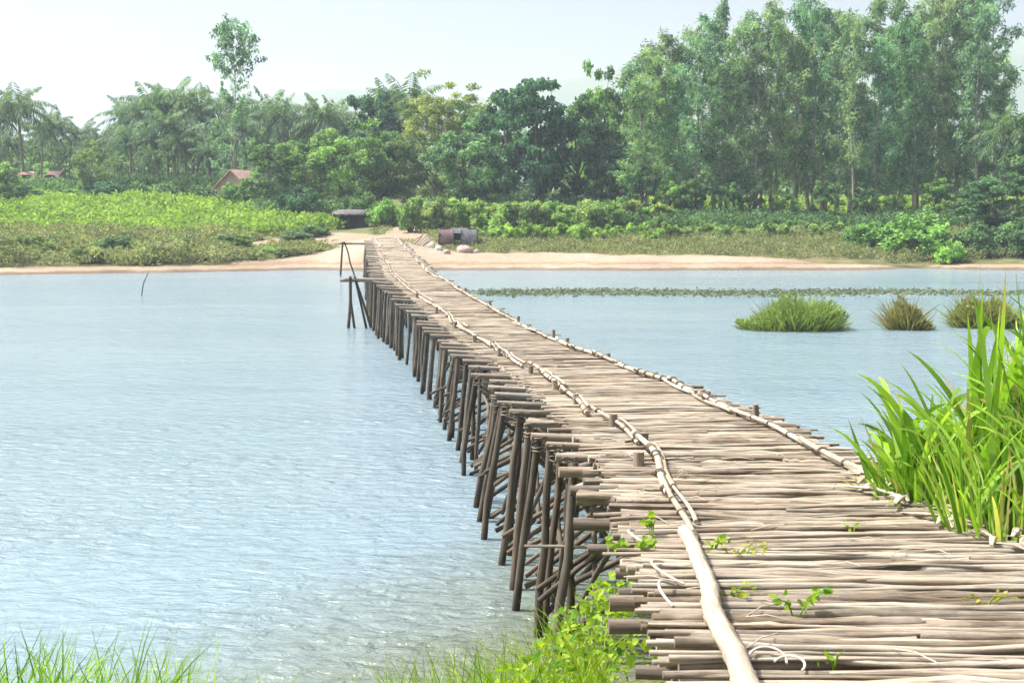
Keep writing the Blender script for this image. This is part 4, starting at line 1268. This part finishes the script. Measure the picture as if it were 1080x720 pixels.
for side, f in ((-1, rail_l), (1, rail_r)):
    Y = 8.75 if side < 0 else 10.9
    if side < 0:
        ys = np.linspace(4.2, 8.85, 13)
        P = np.stack([f(ys) + 0.02 * np.sin(ys * 2.6) + 0.012 * np.sin(ys * 5.3), ys, deck_z(ys) + 0.066 + 0.014 * np.sin(ys * 3.1)], 1)
        bamboo('edge_rail', P, 0.054, 0.45)
    while Y < 110:
        ln = random.uniform(1.8, 3.6) if Y < 40 else random.uniform(5, 8)
        e = min(Y + ln, 111)
        ys = np.linspace(Y, e, 9)
        rad = random.uniform(0.019, 0.034)
        j0, j1 = random.uniform(-0.09, 0.09), random.uniform(-0.09, 0.09)
        P = np.stack([f(ys) + np.linspace(j0, j1, 9) + 0.025 * np.sin(ys * 2.1 + j0 * 40), ys, deck_z(ys) + rad + 0.01 + np.linspace(0, 0.045, 9)], 1)
        bamboo('edge_rail', P, rad, random.uniform(0.1, 0.8) if Y > 8 else 0.5)
        yt = Y + 0.15
        while yt < e - 0.1 and yt > 8.0 and yt < 80:
            c_ = [np.interp(yt, ys, P[:, q]) for q in range(3)]
            R_ = rad * random.uniform(1.08, 1.3)
            wr = [[c_[0] + R_ * math.cos(a) * random.uniform(1.0, 1.25), c_[1] + 0.012 * a - 0.04, c_[2] + R_ * math.sin(a) * random.uniform(0.95, 1.1)] for a in np.linspace(-0.9, random.choice([4.0, 10.2]), 14)]
            if random.random() < 0.45: wr += [[c_[0] - random.uniform(0.05, 0.12), c_[1] + random.uniform(-0.06, 0.06), c_[2] + random.uniform(-0.02, 0.05)]]
            rt = random.uniform(0.006, 0.012)
            if nt_ < 92: bridge_tube('rail_tie', wr, rt, 'tie', 5, random.uniform(0.0, 0.7)); nt_ += 1
            else: tiemass.tube(wr, rt * 1.5, 4, random.uniform(0.0, 0.7))
            yt += random.uniform(0.25, 0.95) * (1 if yt < 28 else 2.2)
        if Y > 8.5 and random.random() < 0.75:
            P2 = P + [side * -1 * random.uniform(0.05, 0.09), random.uniform(0.2, 0.8), 0.0]
            P2[:, 2] = deck_z(P2[:, 1]) + 0.04
            bamboo('edge_rail', P2[: random.randrange(5, 10)], rad * 0.72, random.uniform(0.2, 0.7))
        Y = e - random.uniform(0.1, 0.5)

o = tiemass.build('far_rail_tie', M['tie'], bridge); o['kind'] = 'stuff'
# pegs that hold the rails
for side, Y, off, hh, r_ in [(1, 15.6, 0.06, 0.19, 0.035), (1, 18.1, 0.05, 0.13, 0.04), (1, 21.5, 0.06, 0.1, 0.035), (1, 25, 0.1, 0.14, 0.04), (1, 29, 0.1, 0.16, 0.04), (1, 31, 0.15, 0.2, 0.04), (1, 36, 0.1, 0.16, 0.045), (1, 41, .1, .16, .045), (1, 46, .1, .14, .045),
                              (-1, 15.2, -0.02, 0.13, 0.045), (-1, 13.9, -0.1, 0.1, 0.05), (-1, 12.4, 0.14, 0.12, 0.05), (-1, 17.6, 0.05, 0.12, 0.04), (-1, 19.5, 0.1, 0.14, 0.04), (-1, 22.5, 0.1, 0.12, 0.045), (-1, 26, 0.12, 0.16, 0.04), (-1, 30, 0.1, 0.15, 0.045), (-1, 34, .1, .16, .05), (-1, 39, .1, .15, .05), (-1, 44, .1, .15, .05)]:
    x = float((rail_l if side < 0 else rail_r)(Y)) + side * off; z = float(deck_z(Y))
    bridge_tube('peg', [[x, Y, z - 0.35], [x + 0.005, Y, z], [x + random.uniform(-.015, .015), Y, z + hh]], r_, 'log', 9, random.uniform(0.2, 0.8))

# outriggers propping the left side
def outrigger(Y, xo, legs):
    z = float(deck_z(Y)); xi = float(rail_l(Y))
    bridge_tube('outrigger_beam', wobble([xo - 0.12, Y, z - 0.02], [xi + 0.5, Y + 0.1, z - 0.06], 6, 0.01), 0.075, 'log', 8, 0.6)
    bridge_tube('outrigger_beam', wobble([xo - 0.3, Y + 0.25, z - 0.06], [xi + 0.5, Y + 0.3, z - 0.08], 6, 0.01), 0.06, 'log', 8, 0.5)
    for a, b, r_ in legs:
        bridge_tube('outrigger_leg', wobble([a, Y + random.uniform(-.2, .4), z + 0.08], [b, Y + random.uniform(-.4, .6), min(-0.6, float(h(b, Y)) - 0.3) if float(h(b, Y)) < 0 else float(h(b, Y)) - 0.2], 6, 0.02), r_, 'post', 7)


outrigger(52.0, -6.0, [(-5.95, -6.15, 0.06), (-5.9, -5.75, 0.05), (-5.8, -4.35, 0.05), (-5.75, -4.75, 0.045)])
outrigger(97.0, -11.6, [(-11.5, -11.75, 0.07), (-11.4, -10.4, 0.05)])

# pale fibre loops and straws by the near rail
for c, rad, a0, a1, zz in [((1.02, 8.0), 0.22, 2.2, 4.4, 0.05), ((0.98, 7.4), 0.2, 2.0, 3.9, 0.06), ((1.14, 6.2), 0.085, -0.3, 2.9, 0.03), ((1.22, 6.12), 0.07, -0.9, 2.4, 0.02), ((1.0, 9.0), 0.25, 2.5, 4.2, 0.04)]:
    P = [[c[0] + rad * math.cos(a), c[1] + rad * 1.3 * math.sin(a), float(deck_z(c[1])) + 0.012 + zz * math.sin((a - a0) / (a1 - a0) * math.pi)] for a in np.linspace(a0, a1, 12)]
    bridge_tube('fibre_loop', P, 0.008 if rad > 0.15 else 0.006, 'rope', 6, 0.8)
for k in range(40):
    Y = random.uniform(6.2, 14); f = random.random()
    x = lerp(float(rail_l(Y)) - 0.3, float(rail_l(Y)) + 0.35, f) if k < 26 else lerp(float(rail_l(Y)), float(rail_r(Y)), f)
    a = random.uniform(-1.2, 1.2); l = random.uniform(0.05, 0.16); z = float(deck_z(Y)) + 0.014
    bridge_tube('straw', [[x - l * math.cos(a), Y - l * math.sin(a), z], [x, Y, z + 0.02], [x + l * math.cos(a), Y + l * math.sin(a), z + 0.004]], 0.0035, 'rope', 4, random.uniform(0.2, 0.9))
# dry sheaths and broken bamboo along the right edge by the tall grass
for k in range(34):
    Y = random.uniform(8.0, 11.6); x = float(rail_r(Y)) + random.uniform(-0.1, 0.22); z = float(deck_z(Y)) + random.uniform(0.015, 0.06)
    a = random.uniform(0.6, 2.4); l = random.uniform(0.08, 0.28)
    bridge_tube('bamboo_sheath', [[x - l * math.cos(a), Y - l * math.sin(a), z - 0.01], [x, Y, z + 0.02], [x + l * math.cos(a), Y + l * math.sin(a), z]], [0.012, random.uniform(0.02, 0.04), 0.008], 'bamboo', 6, random.uniform(0.1, 0.9), 0.4)


# ------------------------------------------------------------------ tall grass on the right
def grass_clump(c, rad, n, hmin, hmax, seed, label, lean=(0, 0), wide=0.088, spread=0.42):
    r = np.random.default_rng(seed)
    a = r.uniform(0, 6.283, n); q = np.sqrt(r.random(n))
    bx, by = c[0] + np.cos(a) * q * rad[0], c[1] + np.sin(a) * q * rad[1]
    bx = np.maximum(bx, rail_r(by) + 0.06); bz = np.maximum(h(bx, by), 0) - 0.03
    base = np.stack([bx - c[0], by - c[1], bz - c[2]], 1)
    up = r.random(n) ** 0.6
    d = np.stack([np.cos(a) * q * spread + r.normal(0, 0.15, n) + lean[0], np.sin(a) * q * spread + r.normal(0, 0.22, n) + lean[1], 0.75 + 0.5 * up], 1)
    L = r.uniform(hmin, hmax, n) * (0.55 + 0.45 * up)
    P1 = blades(base, d, L, wide * r.uniform(0.3, 1.2, n), r.uniform(0.1, 1.7, n) * (1.25 - 0.8 * up), np.where(r.random(n) < 0.14, r.uniform(1.3, 2, n), np.clip(r.normal(0.55, 0.28, n), 0, 1)), 9, r, 0.35)
    # stems with leaves that leave them at an angle
    m = n // 6
    sb = base[:m]; sd_ = d[:m] * [0.5, 0.5, 1.0]
    P2 = blades(sb, sd_, hmax * 0.62, 0.022, 0.1, np.full(m, 0.7), 6, r)
    k = 4
    f = np.tile(np.linspace(0.35, 0.95, k), m)
    lb = np.repeat(sb, k, 0) + unit(np.repeat(sd_, k, 0)) * (f * hmax * 0.58)[:, None]
    aa = r.uniform(0, 6.283, m * k)
    ld = np.stack([np.cos(aa) * 0.5, np.sin(aa) * 0.5, np.full(m * k, 0.9)], 1)
    P3 = blades(lb, ld, r.uniform(0.45, 0.9, m * k), wide * 0.9, r.uniform(0.6, 1.9, m * k), np.clip(r.normal(0.6, 0.22, m * k), 0, 1), 8, r, 0.35)
    o = link_mesh('grass_clump', mesh_from('grass_clump', *cat([P1, P2, P3])), M['grass'])
    o.location = c
    tag(o, label, 'grass clump', 'tall grass beside the bridge')
    return o


grass_clump((3.33, 10.9, 1.7), (0.36, 0.5), 270, 0.8, 1.45, 11, 'left clump of tall bright grass at the bridge edge', (0.1, 0.05), 0.1, 0.26)
grass_clump((3.72, 10.4, 1.75), (0.3, 0.5), 200, 1.2, 2.35, 12, 'tallest grass clump arching out at the right edge', (0.3, -0.05), 0.1, 0.2)
grass_clump((3.32, 9.35, 1.9), (0.36, 0.3), 105, 0.6, 1.25, 13, 'lower grass clump in front of the two tall clumps', (0.05, -0.05), 0.045)
grass_clump((3.06, 10.75, 1.8), (0.14, 0.35), 60, 0.45, 0.95, 16, 'short grass fringe at the left foot of the tall clumps', (0.0, 0.0), 0.05, 0.35)
grass_clump((4.3, 10.6, 1.8), (0.5, 0.7), 120, 1.2, 2.1, 14, 'grass clump mostly outside the right edge of the view', (0, 0), 0.045)
grass_clump((2.9, 9.55, 2.0), (0.05, 0.05), 7, 0.3, 0.55, 15, 'single small grass sprout on the bridge edge before the clumps', (0, 0), 0.03, 0.2)


# ------------------------------------------------------------------ low growth on the near bank
def heart_leaves(C, size, tone, r, facing=None):
    """small five-point leaves; C centres"""
    n = len(C)
    nr = unit(r.normal(size=(n, 3)) * 0.6 + (np.array([0, -0.45, 0.8]) if facing is None else facing))
    a = unit(np.cross(nr, r.normal(size=(n, 3)))); b = np.cross(nr, a)
    shp = np.array([[-0.5, 0], [-0.35, 0.42], [0.15, 0.34], [0.62, 0], [0.15, -0.34], [-0.35, -0.42]])
    V = C[:, None] + size[:, None, None] * (shp[None, :, :1] * a[:, None] + shp[None, :, 1:] * b[:, None])
    V[:, [1, 2, 4, 5]] += nr[:, None] * (size * 0.10)[:, None, None]
    q = np.array([[0, 1, 2, 3], [0, 3, 4, 5]])
    Q = (np.arange(n)[:, None, None] * 6 + q[None]).reshape(-1, 4)
    return V.reshape(-1, 3), Q, np.repeat(tone, 6)


r = np.random.default_rng(21)
n = 3000
x = r.uniform(-0.55, 0.95, n); y = r.uniform(8.6, 12.3, n)
k = (x > np.interp(y, [8.6, 11, 12.7], [-0.1, -0.25, 0.15])) & (r.random(n) < 0.35 + 0.65 * sstep(-0.3, 0.6, x)); k &= (wob(x * 9, y * 9) + 0.5 * wob(x * 23, y * 19) + r.normal(0, 0.25, n)) > -0.05; x, y = x[k], y[k]
z0 = h(x, y); top = np.minimum(np.interp(x, [-0.5, 0.1, 0.6], [0.35, 0.55, 0.85]), deck_z(y) - 0.2 - z0)
C = np.stack([x, y, z0 + r.random(len(x)) ** 0.8 * top], 1)
P = [heart_leaves(C, r.uniform(0.02, 0.065, len(x)) * np.where(r.random(len(x)) < 0.1, 1.7, 1), np.clip(r.normal(0.5, 0.27, len(x)), 0, 1), r)]
m = 750
xb = r.uniform(-0.9, 0.7, m); yb = r.uniform(9.2, 11.8, m)
P.append(blades(np.stack([xb, yb, h(xb, yb)], 1), np.stack([r.normal(-0.1, 0.4, m), r.normal(0, 0.3, m), np.ones(m)], 1), r.uniform(0.3, 0.85, m), 0.014, r.uniform(0.2, 1.5, m), np.clip(r.normal(0.5, 0.3, m), 0, 1), 6, r))
stuff('bank_weeds', P, M['vine'])
m = 4600
xb = r.uniform(-6.5, -0.6, m); yb = r.uniform(8.3, 9.75, m)
k = (xb < -2.1) | (r.random(m) < 0.1); xb, yb = xb[k], yb[k]; m = len(xb)
hh = np.interp(xb, [-6.5, -3.4, -2.7, -2.0, -1.3], [1.25, 1.2, 1.1, 0.95, 0.6])
P = [blades(np.stack([xb, yb, h(xb, yb)], 1), np.stack([r.normal(0.1, 0.45, m), r.normal(0, 0.4, m), np.ones(m)], 1), hh * r.uniform(0.5, 1.15, m), 0.02, r.uniform(0.3, 1.6, m), np.clip(r.normal(0.5, 0.28, m), 0, 1), 6, r)]
stuff('bank_grass', P, M['grass'])


# sprigs growing through the deck
def sprig(px, Y, hh, n, seed, label, size=(0.03, 0.075), flat=0.25, color=(1, 1, 1), zoff=0.0):
    r = np.random.default_rng(seed)
    x = (px - 540) * Y / F; z = float(deck_z(Y)) + zoff
    st = MB(); Cs = []
    for i in range(max(3, n // 7)):
        a = r.uniform(0, 6.283); q = r.uniform(0.3, 1) * flat
        e = np.array([math.cos(a) * q, math.sin(a) * q, hh * r.uniform(0.4, 1)])
        st.tube([[0, 0, -0.05], e * [0.4, 0.4, 0.7], e], [0.005, 0.004, 0.002], 4, 0.5)
        for f in np.linspace(0.4, 1.0, 7): Cs.append(e * [f, f, f] + r.normal(0, 0.022, 3))
    Cs = np.array(Cs)[:n]; size = (size[0] * 0.7, size[1] * 0.72)
    o = empty('vine_sprig', (x, Y, z)); tag(o, label, 'sprig', 'sprigs growing on the bridge')
    link_mesh('stem', st.mesh('stem'), M['vine'], o)
    lf = link_mesh('foliage', mesh_from('foliage', *heart_leaves(Cs, r.uniform(*size, len(Cs)), np.clip(r.normal(0.55, 0.25, len(Cs)), 0, 1), r)), M['vine'], o)
    lf.color = (*color, 1)


sprig(672, 8.7, 0.12, 34, 1, 'leafy green sprig over the big log ends left of the rail', (0.05, 0.09), 0.16, zoff=-0.02)
sprig(690, 9.1, 0.14, 10, 2, 'small broad-leaved sprig just left of the pale rail', (0.05, 0.09), 0.12)
sprig(757, 8.7, 0.09, 16, 3, 'green sprig right beside the pale rail end', (0.04, 0.08), 0.1)
sprig(782, 8.5, 0.06, 36, 4, 'dry yellowish sprig lying between the deck sticks', (0.02, 0.045), 0.28, (1.3, 0.85, 0.8))
sprig(772, 7.6, 0.05, 18, 5, 'flat yellow-green sprig right of the pale near rail', (0.03, 0.06), 0.2, (1.3, 1.0, 0.8))
sprig(846, 7.05, 0.16, 26, 6, 'upright green sprig in the middle of the near deck', (0.035, 0.08), 0.2)
sprig(888, 6.25, 0.06, 8, 7, 'tiny sprig at the bottom edge of the deck', (0.02, 0.04), 0.08)
sprig(905, 9.3, 0.04, 8, 8, 'tiny sprig left of the tall grass on the deck', (0.02, 0.05), 0.09)
sprig(1050, 7.4, 0.05, 22, 9, 'dry brownish sprig near the right edge of the deck', (0.02, 0.04), 0.25, (1.3, 0.8, 0.9))
